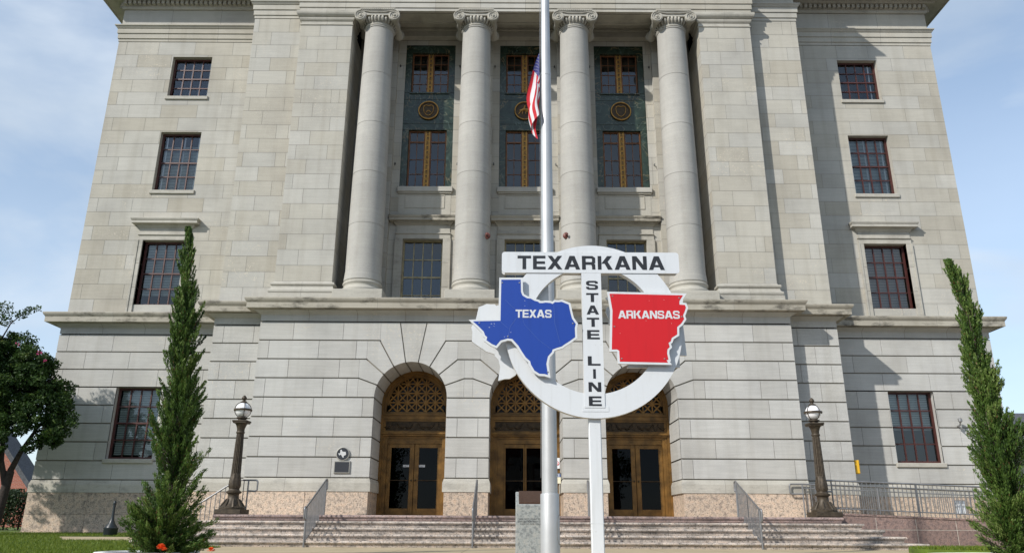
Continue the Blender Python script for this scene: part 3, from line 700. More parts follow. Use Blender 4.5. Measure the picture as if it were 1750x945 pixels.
rf = MB(); rf.box(-16.6, 16.6, 27.3, 45.9, 21.9, 22.02); rf.box(-10.5, 10.5, 25.7, 27.3, 21.9, 22.03); rf.box(-8.5, 8.5, 25.2, 25.7, 21.9, 22.035)
part('roof', rf, 'roof_shingle')
at_ = MB(); at_.box(-16.5, 16.5, 27.6, 45.8, 22.03, 23.3, 0, .5); at_.box(-10.3, 10.3, 26.0, 27.598, 22.04, 23.6, 0, .5)
part('attic_wall', at_, 'limestone')
bk = MB(); bk.quad((-16.76, 46, 0), (16.76, 46, 0), (16.76, 46, 22), (-16.76, 46, 22), 0, .5)
part('rear_wall', bk, 'limestone')
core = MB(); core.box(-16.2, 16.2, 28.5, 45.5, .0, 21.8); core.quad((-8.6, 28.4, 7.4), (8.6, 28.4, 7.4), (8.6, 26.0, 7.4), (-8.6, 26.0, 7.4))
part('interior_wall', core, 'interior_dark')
# ---- sash windows
def sash(x, y, z0, z1, half, frame, cols=4, rows=4, fw=.075, bars=.022, blind=None, sill=True, name='sash_window', vert=None, meet=True):
    wroot = None
    f = MB(); h = z1-z0
    f.box(-half, -half+fw, -.02, .07, 0, h); f.box(half-fw, half, -.02, .07, 0, h); f.box(-half+fw, half-fw, -.02, .07, h-fw, h); f.box(-half+fw, half-fw, -.02, .07, 0, fw)
    a, b = -half+fw, half-fw; c, d = fw, h-fw
    if meet: f.box(a, b, -.012, .06, h/2-.03, h/2+.03)
    for i in range(1, cols): f.box(a+(b-a)*i/cols-bars, a+(b-a)*i/cols+bars, .0, .05, c+.001, d-.001)
    for j in range(1, rows):
        zz_ = c+(d-c)*j/rows
        if meet and j == rows//2: continue
        f.box(a+.001, b-.001, .003, .047, zz_-bars, zz_+bars)
    o = obj(name, f, frame, HOUSE, loc=(x, y-27, z0))
    g_ = MB(); g_.quad((a, .028, c), (b, .028, c), (b, .028, d), (a, .028, d)); obj('pane', g_, 'window_glass', o, recalc=False)
    if blind:
        lo, hi, mt = blind; bl = MB(); n = int((hi-lo)*h/.062)
        for k in range(n):
            zc = lo*h+(k+.5)*(hi-lo)*h/n
            bl.add([(a+.02, .11, zc-.023), (b-.02, .11, zc-.023), (b-.02, .138, zc+.026), (a+.02, .138, zc+.026)], [(0, 1, 2, 3)])
        obj('blind', bl, mt, o, recalc=False)
    if vert:
        bl = MB()
        for k in vert: xx = a+(b-a)*k; bl.box(xx-.026, xx+.026, .12, .13, c, d)
        obj('curtain', bl, 'blind_white', o)
    if sill:
        s_ = MB(); s_.cbox(-half-.06, half+.06, -(y-sill)-.06, .03, -.15, -.002, .012); obj('window_sill', s_, 'moulded_stone', o)
    return o
for s in (-1, 1):
    L_ = s < 0
    sash(s*WX, YP+.22, 2.66, 5.125, WW, 'red_paint', sill=YP, blind=(.06, .97, 'blind_slat') if L_ else (.46, .97, 'blind_slat'))
    sash(s*WX, UP+.22, 8.2, 10.72, WW, 'red_paint', sill=None, blind=(.17, .97, 'blind_slat') if L_ else (.03, .97, 'blind_tan'))
    sash(s*WX, UP+.22, 12.78, 15.3, WW, 'red_paint', sill=UP, blind=(.03, .80, 'blind_slat') if L_ else (.03, .97, 'blind_slat'), vert=(.06, .46, .54, .93))
    sash(s*WX, UP+.22, 16.9, 18.74, WW, 'red_paint', sill=UP, vert=(.2, .45, .7, .95) if L_ else (.9,))
# surrounds and hoods of the second storey windows
def surround(x, y, half, z0, ztop, hz0, hz1, hh, oh, dent=False):
    sr = MB(); th = oh
    for s in (-1, 1):
        a, b = sorted((x+s*half, x+s*(half+th))); zcut = [z0, z0+(ztop-z0)*.36, z0+(ztop-z0)*.68, ztop]
        for j in range(3): sr.cbox(a, b, y-.05, y+.3, zcut[j]+(.004 if j else 0), zcut[j+1], .008, 0, random.random())
        a, b = sorted((x+s*(half+th-.045), x+s*(half+th+.02))); sr.box(a, b, y-.075, y+.1, z0, ztop+.001+th*.0, 0, .4)
    sr.box(x-half-th, x+half+th, y-.051, y+.3, ztop+.002, ztop+.17, 0, .7)
    sr.sweep([(x-half-th+.03, y+.1), (x-half-th+.03, y-.05), (x+half+th-.03, y-.05), (x+half+th-.03, y+.1)], [(-.02, ztop+.171), (.01, ztop+.172), (.045, ztop+.2), (.045, ztop+.225), (-.02, ztop+.24)], 0, 0)
    sr.box(x-half-th+.02, x+half+th-.02, y-.035, y+.1, ztop+.241, hz0-.001, 0, .9)
    part('window_surround', sr, 'moulded_stone')
    hd = MB(); e = half+th
    hd.sweep([(x-e, y+.1), (x-e, y-.03), (x+e, y-.03), (x+e, y+.1)], [(-.05, hz0), (.02, hz0+.001), (.05, hz0+.05), (.09, hz0+.10), (.10, hz0+.125), (.24, hz0+.135), (.24, hz0+.235), (.255, hz0+.245), (.28, hz0+.30), (.28, hz0+.325), (.2, hz0+.34), (-.05, hz0+.37)], 0, 0)
    h = part('window_hood', hd, 'stained_stone' if dent else 'moulded_stone')
    if dent:
        d_ = MB(); n = 34
        for k in range(n): xx = x-e+(k+.5)*2*e/n; d_.box(xx-.018, xx+.018, y-.15, y-.1, hz0+.075, hz0+.128, 0, .6)
        part('dentils', d_, 'moulded_stone', h)
for s in (-1, 1): surround(s*WX, UP, WW, 7.80, 10.72, 11.2, 11.55, .3, .2)
for c in CX:
    surround(c, UB, .755, 7.80, 10.75, 11.29, 11.63, .3, .275, True)
    sash(c, UB+.2, 7.85, 10.75, .755, 'olive_bronze', cols=4, rows=4, fw=.06, bars=.019, sill=None)
    # apron panel under the marble
    pa = MB(); pa.box(c-1.0, c+1.0, UB-.01, UB+.1, 11.75, 12.60, 0, .5)
    for q in ((c-.76, c+.76, 12.53, 12.56), (c-.76, c+.76, 12.0, 12.03), (c-.76, c-.73, 12.03, 12.53), (c+.73, c+.76, 12.03, 12.53)): pa.box(q[0], q[1], UB-.03, UB+.05, q[2], q[3], 0, .2)
    pa.cbox(c-1.06, c+1.06, UB-.12, UB+.1, 12.66, 12.868, .015, 0, .9); pa.box(c-1.02, c+1.02, UB-.07, UB+.1, 12.602, 12.66, 0, .3)
    part('apron_panel', pa, 'limestone')
    # green marble with two bronze windows and a medallion
    mbk = MB(); Pm = front(UB+.03)
    z_ = [12.87, 15.36, 17.0, 18.86, 19.21]; xs_ = [c-1.0, c-.745, c+.745, c+1.0]
    for (a, b, e0, e1) in ((xs_[0], xs_[1]-.003, 12.87, 15.35), (xs_[2]+.003, xs_[3], 12.87, 15.35), (xs_[0], xs_[3], 15.356, 15.62), (xs_[0]+.0, xs_[3], 15.626, 16.70), (xs_[0], xs_[3], 16.706, 17.02), (xs_[0], xs_[1]-.003, 17.026, 18.86), (xs_[2]+.003, xs_[3], 17.026, 18.86), (xs_[0], xs_[3], 18.866, 19.21)):
        mbk.cbox(a, b, UB+.03, UB+.2, e0, e1, .006)
    mbk.cbox(c-.80, c+.80, UB-.02, UB+.2, 16.96, 17.022, .006)
    mp_ = part('marble_panel', mbk, 'green_marble')
    md = MB(); md.lathe([(.0, UB+.0), (.34, UB+.0), (.345, UB-.03), (.40, UB-.035), (.415, UB-.01), (.42, UB+.04)], c, 16.2, 40, 0, axis='y')
    mo = part('medallion', md, 'dark_bronze', mp_)
    ri = MB(); ri.tube([(c+.385*math.cos(a), UB-.035, 16.2+.385*math.sin(a)) for a in np.linspace(0, 2*math.pi, 40, endpoint=False)], .026, 6, closed=True)
    if c != 0:   # shield
        sh = [(-.17, .2), (-.1, .23), (0, .2), (.1, .23), (.17, .2), (.2, .12), (.18, -.06), (.1, -.18), (0, -.24), (-.1, -.18), (-.18, -.06), (-.2, .12)]
        ri.tube([(c+x, UB-.02, 16.2+z) for x, z in sh], .016, 6, closed=True); 
        if c < 0: ri.tube([(c-.1, UB-.012, 16.12), (c, UB-.016, 16.2), (c+.1, UB-.012, 16.12)], .018, 6)
    else:        # rider on horseback, low relief
        for pts, r in (([(-.2, .0), (-.05, .05), (.12, .04), (.22, .12)], [.035, .06, .055, .03]), ([(-.03, .06), (.0, .18), (.02, .24)], [.04, .035, .025]), ([(.1, .0), (.18, -.12)], [.025, .012]), ([(-.14, .0), (-.24, -.14)], [.028, .012]), ([(.06, .0), (.04, -.14)], [.025, .012]), ([(-.08, 0), (-.1, -.15)], [.025, .012])):
            ri.tube([(c+x, UB-.02, 16.2+z) for x, z in pts], r, 6)
    part('medallion_relief', ri, 'gilt_bronze', mp_, smooth=50)
    for z0, z1, rows, meet in ((12.88, 15.345, 4, True), (17.03, 18.85, 4, False)):
        o = None
        f = MB(); h = z1-z0; H = .74; m_ = .095
        for a, b in ((-H, -m_), (m_, H)):
            f.box(a, a+.055, -.02, .05, 0, h); f.box(b-.05, b, -.02, .05, 0, h); f.box(a+.055, b-.05, -.02, .05, h-.05, h); f.box(a+.055, b-.05, -.02, .05, 0, .05)
            f.box((a+b)/2-.012, (a+b)/2+.012, 0, .04, .05, h-.05)
            for j in range(1, rows): zz_ = h*j/rows+(.14 if meet and j == 3 else 0); f.box(a+.055, b-.05, .002+(-.015 if meet and j == 3 else 0), .038, zz_-(.03 if meet and j == 3 else .012), zz_+(.03 if meet and j == 3 else .012))
        o = obj('bronze_window', f, 'amber_wood', HOUSE, loc=(c, UB+.15-27, z0))
        g_ = MB()
        for a, b in ((-H+.05, -m_-.05), (m_+.05, H-.05)): g_.quad((a, .02, .05), (b, .02, .05), (b, .02, h-.05), (a, .02, h-.05))
        obj('pane', g_, 'window_glass', o, recalc=False)
        mu = MB(); mu.box(-m_+.001, m_-.001, .0, .06, 0, h); 
        for sx in (-1, 1): mu.box(sx*.078-.016, sx*.078+.016, -.03, 0, 0, h)
        n = int(h/.19)
        for k in range(n):
            zc = (k+.5)*h/n; mu.box(-.05, .05, -.022, -.001, zc-.07, zc+.07); mu.box(-.06, .06, -.018, -.001, zc-.092, zc-.076)
        obj('mullion', mu, 'gilt_bronze', o)
        mk = MB()
        for k in range(n): zc = (k+.5)*h/n; mk.box(-.036, -.006, -.026, -.0222, zc-.055, zc-.01); mk.box(.006, .036, -.026, -.0222, zc-.055, zc-.01); mk.box(-.036, .036, -.026, -.0222, zc+.01, zc+.055)
        obj('mullion_inlay', mk, 'interior_dark', o)
hk = []
# ---- doorways
YD = YC+1.68; EXITS = []
for c in ARCH:
    mid = c == 0
    f = MB(); z0 = .825
    # arched bronze frame
    def arcring(r0, r1, y0, y1, mi=0):
        for k in range(30):
            a0, a1 = 6*k, 6*k+6
            p = [apt(c, 1, a0, r0), apt(c, 1, a1, r0), apt(c, 1, a1, r1), apt(c, 1, a0, r1)]
            f.add([(x, y0, z) for x, z in p]+[(x, y1, z) for x, z in p], [(0, 1, 2, 3), (0, 1, 5, 4), (2, 3, 7, 6), (7, 6, 5, 4)], mi)
    arcring(1.10, 1.24, YD-.06, YD+.1); arcring(1.02, 1.098, YD-.02, YD+.1); arcring(.96, 1.018, YD+.02, YD+.1)
    for s in (-1, 1):
        for a, b, y in ((1.10, 1.24, -.06), (1.02, 1.098, -.02)): x = sorted((c+s*a, c+s*b)); f.box(x[0], x[1], YD+y, YD+.1, z0, AZ)
        x = sorted((c+s*.93, c+s*1.018)); f.box(x[0], x[1], YD+.0, YD+.1, z0, 3.46)
        if mid: x = sorted((c+s*.72, c+s*.928)); f.box(x[0], x[1], YD+.03, YD+.1, z0, 3.2)
    f.box(c-1.1, c+1.1, YD-.05, YD+.1, 4.0, 4.13); f.box(c-1.12, c+1.12, YD-.09, YD+.1, 4.135, 4.19); f.box(c-1.04, c+1.04, YD-.02, YD+.1, 4.195, 4.26)
    f.box(c-1.14, c+1.14, YD-.14, YD+.1, 3.50, 3.56); f.box(c-1.1, c+1.1, YD-.09, YD+.1, 3.44, 3.495); f.box(c-1.1, c+1.1, YD-.04, YD+.1, 3.57, 3.62); f.box(c-1.1, c+1.1, YD-.04, YD+.1, 3.94, 3.985)
    f.box(c-.93, c+.93, YD+.0, YD+.1, 3.36, 3.435); f.box(c-.93, c+.93, YD+.03, YD+.1, 3.19 if not mid else 3.2, 3.355)
    dw = part('doorway', f, 'bronze')
    fzb = MB(); fzb.box(c-1.08, c+1.08, YD, YD+.1, 3.62, 3.94)
    for k in range(3):   # masks and swags in low relief
        x = c-.72+.72*k; fzb.prism([(x-.06, 3.90), (x+.06, 3.90), (x+.045, 3.72), (x, 3.66), (x-.045, 3.72)], YD-.03, YD)
        for s in (-1, 1): fzb.tube([(x+s*.07, YD-.008, 3.88), (x+s*.16, YD-.015, 3.74), (x+s*.27, YD-.015, 3.70), (x+s*.35, YD-.008, 3.75)], [.014, .03, .034, .018], 6)
    part('door_frieze', fzb, 'dark_bronze', dw)
    gl = MB(); n = 28
    gl.add([(c, YD+.07, 4.25)]+[(c+.97*math.cos(math.pi*k/n), YD+.07, max(4.25, AZ+.97*math.sin(math.pi*k/n))) for k in range(n+1)], [(0, k+1, k+2) for k in range(n)])
    gl.quad((c-.97, YD+.071, 4.25), (c+.97, YD+.071, 4.25), (c+.97, YD+.071, AZ), (c-.97, YD+.071, AZ))
    part('fanlight_glass', gl, 'door_glass', dw, recalc=False)
    # fanlight grille: squares with both diagonals
    gm = MB(); cell = .325
    def seg_in(p, q):
        best = None; m = 40; pts = []
        for k in range(m+1):
            t = k/m; x, z = p[0]+(q[0]-p[0])*t, p[1]+(q[1]-p[1])*t
            if z >= 4.26 and ((x-c)**2+(z-AZ)**2 < .955**2 or (z < AZ and abs(x-c) < .955)): pts.append((x, z))
        return (pts[0], pts[-1]) if len(pts) > 1 else None
    li = []
    for k in range(-3, 4): li.append(((c+k*cell, 4.26), (c+k*cell, 5.5)))
    for k in range(1, 5): li.append(((c-1, 4.26+k*cell), (c+1, 4.26+k*cell)))
    for i in range(-4, 4):
        for j in range(4):
            x, z = c+i*cell, 4.26+j*cell; li += [((x, z), (x+cell, z+cell)), ((x, z+cell), (x+cell, z))]
    for e, (p, q) in enumerate(li):
        sg = seg_in(p, q)
        if sg: gm.tube([(sg[0][0], YD+.03+.0005*(e % 7), sg[0][1]), (sg[1][0], YD+.03+.0005*(e % 7), sg[1][1])], .03, 6)
    for i in range(-3, 4):
        for j in range(1, 4):
            x, z = c+i*cell, 4.26+j*cell
            if (x-c)**2+(z-AZ)**2 < .9**2: gm.lathe([(.055, YD+.03), (.045, YD-.005), (0, YD-.012)], x, z, 8, axis='y')
    part('fanlight_grille', gm, 'lattice_bronze', dw)
    hwid = .72 if mid else .93
    for s in (-1, 1):
        lf = MB(); a, b = sorted((c+s*.008, c+s*(hwid-.003))); ztop = 3.186 if not mid else 3.19
        fi, fo = (.15, .14) if not mid else (.045, .06)
        i0, i1 = sorted((c+s*(.008+fi), c+s*(hwid-.003-fo)))
        y0 = YD+.06
        lf.box(a, i0, y0, y0+.05, z0+.006, ztop); lf.box(i1, b, y0, y0+.05, z0+.006, ztop); lf.box(i0, i1, y0, y0+.05, ztop-.13, ztop); lf.box(i0, i1, y0, y0+.05, z0+.006, z0+.25)
        do = part('door_leaf', lf, 'bronze', dw, bevel=.006)
        gd = MB(); gd.quad((i0, y0+.02, z0+.25), (i1, y0+.02, z0+.25), (i1, y0+.02, ztop-.13), (i0, y0+.02, ztop-.13)); part('door_glass', gd, 'door_glass', dw, recalc=False)
        hd = MB(); hd.tube([(i0+.0, y0-.03, 1.98), (i1, y0-.03, 1.98)], .016, 8); hd.lathe([(.0, y0-.06), (.028, y0-.05), (.03, y0-.02), (.012, y0)], c+s*.07, 1.98, 10, axis='y'); part('push_bar', hd, 'dark_bronze', dw)
        if c < 0:
            st = MB(); xx = c+s*.27; st.box(xx-.10, xx+.10, y0+.010, y0+.014, 2.42, 2.49); EXITS.append((xx, y0, part('exit_sticker', st, 'paper_white', dw)))

# small fixings on the wall behind the columns
for s in (-1, 1):
    for c in CX:
        for z in (13.85, 18.2):
            h = MB(); h.tube([(c+s*1.2, UB+.02, z), (c+s*1.2, UB-.10, z+.01), (c+s*1.2, UB-.11, z-.08)], .022, 6); part('netting_hook', h, 'black_metal')

# ================================================================== steps, landing and ramp
ST = thing('entrance_steps', 'wide grime-streaked pink granite steps up to the three doorways', 'steps', (0, 22, 0))
SO = (0, 22, 0); YL = 21.65; YR = 22.2; WL = 8.48; ZL = .80
ld = MB()
ld.sweep([(-WL, YL+.7), (-WL, YL), (WL, YL), (WL, YL+.7)], [(-.06, ZL-.17), (-.03, ZL-.12), (-.03, ZL-.085), (.0, ZL-.07), (.015, ZL-.045), (.01, ZL-.01), (-.01, ZL), (-.3, ZL)], 0, 2.4, .008, 0)
obj('landing_edge', ld, 'step_edge', ST, off=SO, smooth=30)
lt = MB(); lt.quad((-WL+.25, YL+.22, ZL-.003), (WL-.25, YL+.22, ZL-.003), (WL-.25, 26.9, ZL-.003), (-WL+.25, 26.9, ZL-.003), 0, .5)
for s in (-1, 1): lt.quad((s*WL, YR, ZL), (s*(WL-.6), YR, ZL), (s*(WL-.6), 25.6, ZL), (s*WL, 25.6, ZL), 0, .5); lt.quad((s*WL, YR, .0), (s*WL, 25.6, .0), (s*WL, 25.6, ZL), (s*WL, YR, ZL), 0, .5)
obj('landing', lt, 'granite', ST, off=SO)
for k in range(1, 5):
    z = ZL-.159*k; yf = YL-.35*k; wd = WL+.37*k
    t = MB(); t.sweep([(-wd, YR+.2), (-wd, yf), (wd, yf), (wd, YR+.2)], [(-.06, z-.20), (-.04, z-.10), (-.035, z-.075), (0, z-.065), (.018, z-.04), (.014, z-.012), (-.006, z), (-.5, z)], 0, 2.3, .010, 1)
    obj('step', t, ['step_granite', 'groove'], ST, off=SO, smooth=30)
RO = (12, YR, 0)
RP = thing('access_ramp', 'purplish granite ramp rising from the right to the landing', 'ramp', RO)
def rz(x): return .923-.037*(x-8.62)
rm = MB(); n = 9; RX = WL+.02
for k in range(n):
    a, b = RX+k*1.1, RX+(k+1)*1.1
    zm = .49
    rm.add([(a+.006, YR, 0), (b-.006, YR, 0), (b-.006, YR, zm-.006), (a+.006, YR, zm-.006)], [(0, 1, 2, 3)], 0, random.random())
    rm.add([(a+.006, YR, zm+.006), (b-.006, YR, zm+.006), (b-.006, YR, rz(b)-.05), (a+.006, YR, rz(a)-.05)], [(0, 1, 2, 3)], 0, random.random())
xe = RX+n*1.1
rm.add([(RX-.02, YR+.006, 0), (xe, YR+.006, 0), (xe, YR+.006, rz(xe)-.04), (RX-.02, YR+.006, rz(RX)-.04)], [(0, 1, 2, 3)], 1)
rm.add([(xe, YR, 0), (xe, 26.9, 0), (xe, 26.9, rz(xe)-.14), (xe, YR, rz(xe)-.04)], [(0, 1, 2, 3)], 0, .5)
obj('ramp_wall', rm, ['ramp_granite', 'cream_trim'], RP, off=RO, recalc=False)
cp = MB(); cp.add([(RX, YR-.02, rz(RX)-.05), (xe, YR-.02, rz(xe)-.05), (xe, YR+.2, rz(xe)-.05), (RX, YR+.2, rz(RX)-.05), (RX, YR-.02, rz(RX)), (xe, YR-.02, rz(xe)), (xe, YR+.2, rz(xe)), (RX, YR+.2, rz(RX))], [(0, 1, 5, 4), (1, 2, 6, 5), (2, 3, 7, 6), (3, 0, 4, 7), (4, 5, 6, 7), (0, 3, 2, 1)], 0, .8)
obj('coping', cp, 'ramp_granite', RP, off=RO)
dk = MB(); dk.quad((RX, YR+.19, ZL), (xe, YR+.19, rz(xe)-.135), (xe, 26.95, rz(xe)-.135), (RX, 26.95, ZL)); obj('ramp_deck', dk, 'paving', RP, off=RO)

# ------------------------------------------------------------------ railings
def loop_end(p, dx, dy, drop, r=.06, n=5):
    """points of a rounded return: out along (dx,dy), down and back"""
    (x, y, z) = p; l = math.hypot(dx, dy); ux, uy = dx/l, dy/l; pts = []
    for k in range(n+1):
        a = math.pi/2*(1-k/n); pts.append((x+dx-ux*r+ux*r*math.cos(a), y+dy-uy*r+uy*r*math.cos(a), z-r+r*math.sin(a)))
    for k in range(n+1):
        a = -math.pi/2*k/n; pts.append((x+dx-ux*r+ux*r*math.cos(a), y+dy-uy*r+uy*r*math.cos(a), z-drop+r+r*math.sin(a)))
    return pts
def stair_rail(x, label):
    yt, yb = 22.15, 20.22; zt, zb = ZL, .02
    t = thing('stair_handrail', label, 'handrail', (x, yb, 0), group='handrails on the entrance steps')
    o_ = (x, yb, 0)
    zT, zB = zt+.95, .97
    rl = MB(); up = loop_end((x, yt, zT), 0, .14, .27); lo = loop_end((x, yb, zB), 0, -.16, .30)
    pts = [(x, yt, zT-.27)]+up[::-1]+[(x, yt, zT), (x, yb, zB)]+lo+[(x, yb, zB-.30)]
    rl.tube(pts, .024, 10); obj('handrail', rl, 'steel_rail', t, off=o_, smooth=50)
    for y, z0, z1 in ((yt, zt-.01, zT), (yb, zb-.05, zB)):
        p = MB(); p.tube([(x, y, z0), (x, y, z1)], .024, 10); obj('post', p, 'steel_rail', t, off=o_, smooth=50)
    b = MB(); b.tube([(x, yt, zT-.93), (x, yb, zB-.83)], .016, 8); obj('bottom_rail', b, 'steel_rail', t, off=o_)
    n = 17
    for k in range(1, n):
        f = k/n; y = yt+(yb-yt)*f; q = MB(); q.tube([(x, y, zT-.93+(zB-.83-zT+.93)*f), (x, y, zT+(zB-zT)*f)], .0125, 6); obj('baluster', q, 'steel_rail', t, off=o_)
stair_rail(-5.62, 'stair handrail left of the left doorway, below the round wall plaque')
stair_rail(-1.42, 'stair handrail seen edge-on between the left and middle doorways')
stair_rail(1.68, 'stair handrail mostly hidden behind the white sign post')
stair_rail(5.80, 'stair handrail right of the right doorway, nearest the right lamp post')
def ramp_rail(x0, x1, y, zf, top, label, lx, sp=.122, bars=True):
    t = thing('ramp_railing', label, 'railing', (x0, y, zf(x0))); o_ = (x0, y, zf(x0))
    h = MB(); lp = loop_end((x0, y, zf(x0)+top), -lx, 0, .30)
    h.tube([(x0, y, zf(x0)+top-.30)]+lp[::-1]+[(x0, y, zf(x0)+top), (x1, y, zf(x1)+top)], .024, 10); obj('handrail', h, 'steel_rail', t, off=o_, smooth=50)
    h = MB(); h.tube([(x0, y, zf(x0)+top-.12), (x1, y, zf(x1)+top-.12)], .016, 8); obj('second_rail', h, 'steel_rail', t, off=o_)
    h = MB(); h.tube([(x0, y, zf(x0)+.12), (x1, y, zf(x1)+.12)], .016, 8); obj('bottom_rail', h, 'steel_rail', t, off=o_)
    n = max(2, round((x1-x0)/2.6))
    for k in range(n+1):
        x = x0+(x1-x0)*k/n; p = MB(); p.tube([(x, y, zf(x)-.02), (x, y, zf(x)+top)], .022, 10); obj('post', p, 'steel_rail', t, off=o_, smooth=50)
    m_ = min(99, int((x1-x0)/sp))
    for k in range(1, m_):
        x = x0+(x1-x0)*k/m_; q = MB(); q.tube([(x, y, zf(x)+.12), (x, y, zf(x)+top)], .012, 6); obj('baluster', q, 'steel_rail', t, off=o_)
ramp_rail(8.52, 18.0, YR+.08, lambda x: rz(x), .87, 'grey metal railing along the front edge of the ramp, behind the right lamp post', .42)
ramp_rail(8.64, 18.0, 24.85, lambda x: rz(x)-.115 if x > WL else ZL, 1.02, 'grey metal railing on the wall side of the ramp, its looped end further left', .40, .13)
# railing on the left flank, sloping down behind the cypress
FX, FY = -7.87, 22.4
t = thing('flank_railing', 'short grey metal railing sloping down behind the left lamp post', 'railing', (FX, FY, ZL)); o_ = (FX, FY, ZL)
zf = lambda x: 1.73 if x > FX-.34 else 1.73-(FX-.34-x)*.66
h = MB(); h.tube([(FX, FY, 1.44)]+loop_end((FX, FY, 1.73), .26, 0, .30)[::-1]+[(FX, FY, 1.73), (FX-.34, FY, 1.73), (FX-2.1, FY, zf(FX-2.1))], .024, 10); obj('handrail', h, 'steel_rail', t, off=o_, smooth=50)
for x in (FX, FX-2.0):
    p = MB(); p.tube([(x, FY, zf(x)-1.0), (x, FY, zf(x))], .022, 10); obj('post', p, 'steel_rail', t, off=o_, smooth=50)
h = MB(); h.tube([(FX, FY, .90), (FX-.34, FY, .90), (FX-2.1, FY, zf(FX-2.1)-.88)], .016, 8); obj('bottom_rail', h, 'steel_rail', t, off=o_)
for k in range(1, 16):
    x = FX-2.0*k/16; q = MB(); q.tube([(x, FY, max(.0, zf(x)-.88)), (x, FY, zf(x))], .012, 6); obj('baluster', q, 'steel_rail', t, off=o_)

# ------------------------------------------------------------------ lamp posts
def lamp(x, y, z, label):
    t = thing('lamp_post', label, 'lamp post', (x, y, z), group='bronze globe lamp posts on the landing')
    b = MB(); b.cbox(-.40, .40, -.40, .40, 0, .15, .02)
    b.lathe([(.38, .15), (.385, .20), (.35, .23), (.30, .26), (.235, .34), (.185, .44), (.165, .50), (.16, .57), (.175, .61), (.225, .64), (.23, .68), (.17, .71), (.15, .76)], 0, 0, 24)
    for k in range(8): a = k*math.pi/4+.39; b.tube([(.35*math.cos(a), .35*math.sin(a), .2), (.28*math.cos(a), .28*math.sin(a), .31), (.19*math.cos(a), .19*math.sin(a), .46)], [.045, .04, .018], 6)
    obj('lamp_base', b, 'lamp_bronze', t, smooth=45)
    s_ = MB(); vs = []; seg = 48; pr = [(.155, .76), (.185, .84), (.178, 1.0), (.155, 1.12), (.148, 1.2), (.146, 1.22), (.137, 1.6), (.124, 2.1), (.112, 2.45), (.110, 2.47)]
    for r, h in pr:
        for k in range(seg):
            a = 2*math.pi*k/seg; fl = (.86 if k % 3 == 0 else 1.0) if h > 1.21 and h < 2.46 else (1+.05*math.cos(8*a) if .8 < h < 1.15 else 1); vs.append((r*fl*math.cos(a), r*fl*math.sin(a), h))
    fs = [(i*seg+k, i*seg+(k+1) % seg, (i+1)*seg+(k+1) % seg, (i+1)*seg+k) for i in range(len(pr)-1) for k in range(seg)]
    s_.add(vs, fs); obj('lamp_shaft', s_, 'lamp_bronze', t, smooth=25)
    c_ = MB(); c_.lathe([(.110, 2.44), (.13, 2.46), (.13, 2.50), (.112, 2.52), (.12, 2.6), (.155, 2.70), (.19, 2.76)], 0, 0, 24); c_.cbox(-.21, .21, -.21, .21, 2.76, 2.80, .01); c_.cbox(-.23, .23, -.23, .23, 2.80, 2.85, .01)
    c_.lathe([(.12, 2.85), (.12, 2.89), (.17, 2.92), (.17, 2.95), (.10, 2.97)], 0, 0, 20); obj('lamp_capital', c_, 'lamp_bronze', t, smooth=45)
    g_ = MB(); zc = 3.19; g_.lathe([(.235*math.sin(a), zc-.235*math.cos(a)) for a in np.linspace(.3, math.pi-.02, 22)], 0, 0, 32); obj('globe', g_, 'globe_glass', t, smooth=60)
    k_ = MB(); k_.lathe([(.25, zc-.025), (.275, zc-.03), (.285, zc), (.275, zc+.03), (.25, zc+.025), (.25, zc-.025)], 0, 0, 36)
    for k in range(4):
        a = k*math.pi/2+.5; k_.tube([(.255*math.sin(b_)*math.cos(a), .255*math.sin(b_)*math.sin(a), zc-.255*math.cos(b_)) for b_ in np.linspace(.35, math.pi-.15, 16)], .011, 6)
    k_.lathe([(.12, zc+.225), (.10, zc+.26), (.05, zc+.28), (.045, zc+.31), (.075, zc+.34), (.08, zc+.38), (.055, zc+.43), (.02, zc+.465), (0, zc+.475)], 0, 0, 16)
    obj('globe_cage', k_, 'lamp_bronze', t, smooth=45)
    return t
lp0 = lamp(-8.15, 22.1, ZL, 'bronze lamp post on the left corner of the landing, next to the cypress')
lp0.scale = (.9, .9, .895)
dup(lp0, (8.17, 22.1, ZL+.01), 'bronze lamp post on the right corner of the landing, in front of the ramp railing', .0)

# ------------------------------------------------------------------ state line sign
SX, SY, SZ = .62, 9.95, 3.045
SG = thing('state_line_sign', 'white ring and T shaped state line sign with a blue Texas and a red Arkansas', 'sign', (SX, SY, 0)); GO = (SX, SY, 0)
def gpart(name, mb, mats, parent=None, **kw): return obj(name, mb, mats, parent or SG, off=GO, **kw)
p = MB(); p.cbox(.53, .69, 10.0, 10.1, 0, 1.95, .012); p.box(.528, .692, 9.998, 10.102, .58, .586); gpart('sign_post', p, 'sign_white')
rg = MB(); n = 96; Ro, Ri = 1.18, .87
for k in range(n):
    a0, a1 = 2*math.pi*k/n, 2*math.pi*(k+1)/n
    q = [(SX+r*math.cos(a), SZ+r*math.sin(a)) for r, a in ((Ro, a0), (Ro, a1), (Ri, a1), (Ri, a0))]
    y0, y1 = SY, SY+.11
    v = [(x, y0, z) for x, z in q]+[(x, y1, z) for x, z in q]; o = len(rg.v); rg.v += v
    for f, m_ in (((0, 1, 2, 3), 0), ((7, 6, 5, 4), 0), ((0, 4, 5, 1), 1), ((3, 2, 6, 7), 1)): rg.f.append([o+i for i in f]); rg.m.append(m_); rg.t.append(.5)
gpart('sign_ring', rg, ['sign_white', 'sign_edge'], smooth=40, recalc=False)
def rrect(x0, x1, z0, z1, r):
    return [(cx+r*math.cos(a), cz+r*math.sin(a)) for cx, cz, s in ((x1-r, z1-r, 0), (x0+r, z1-r, 1), (x0+r, z0+r, 2), (x1-r, z0+r, 3)) for a in np.linspace(s*math.pi/2, s*math.pi/2+math.pi/2, 5)]
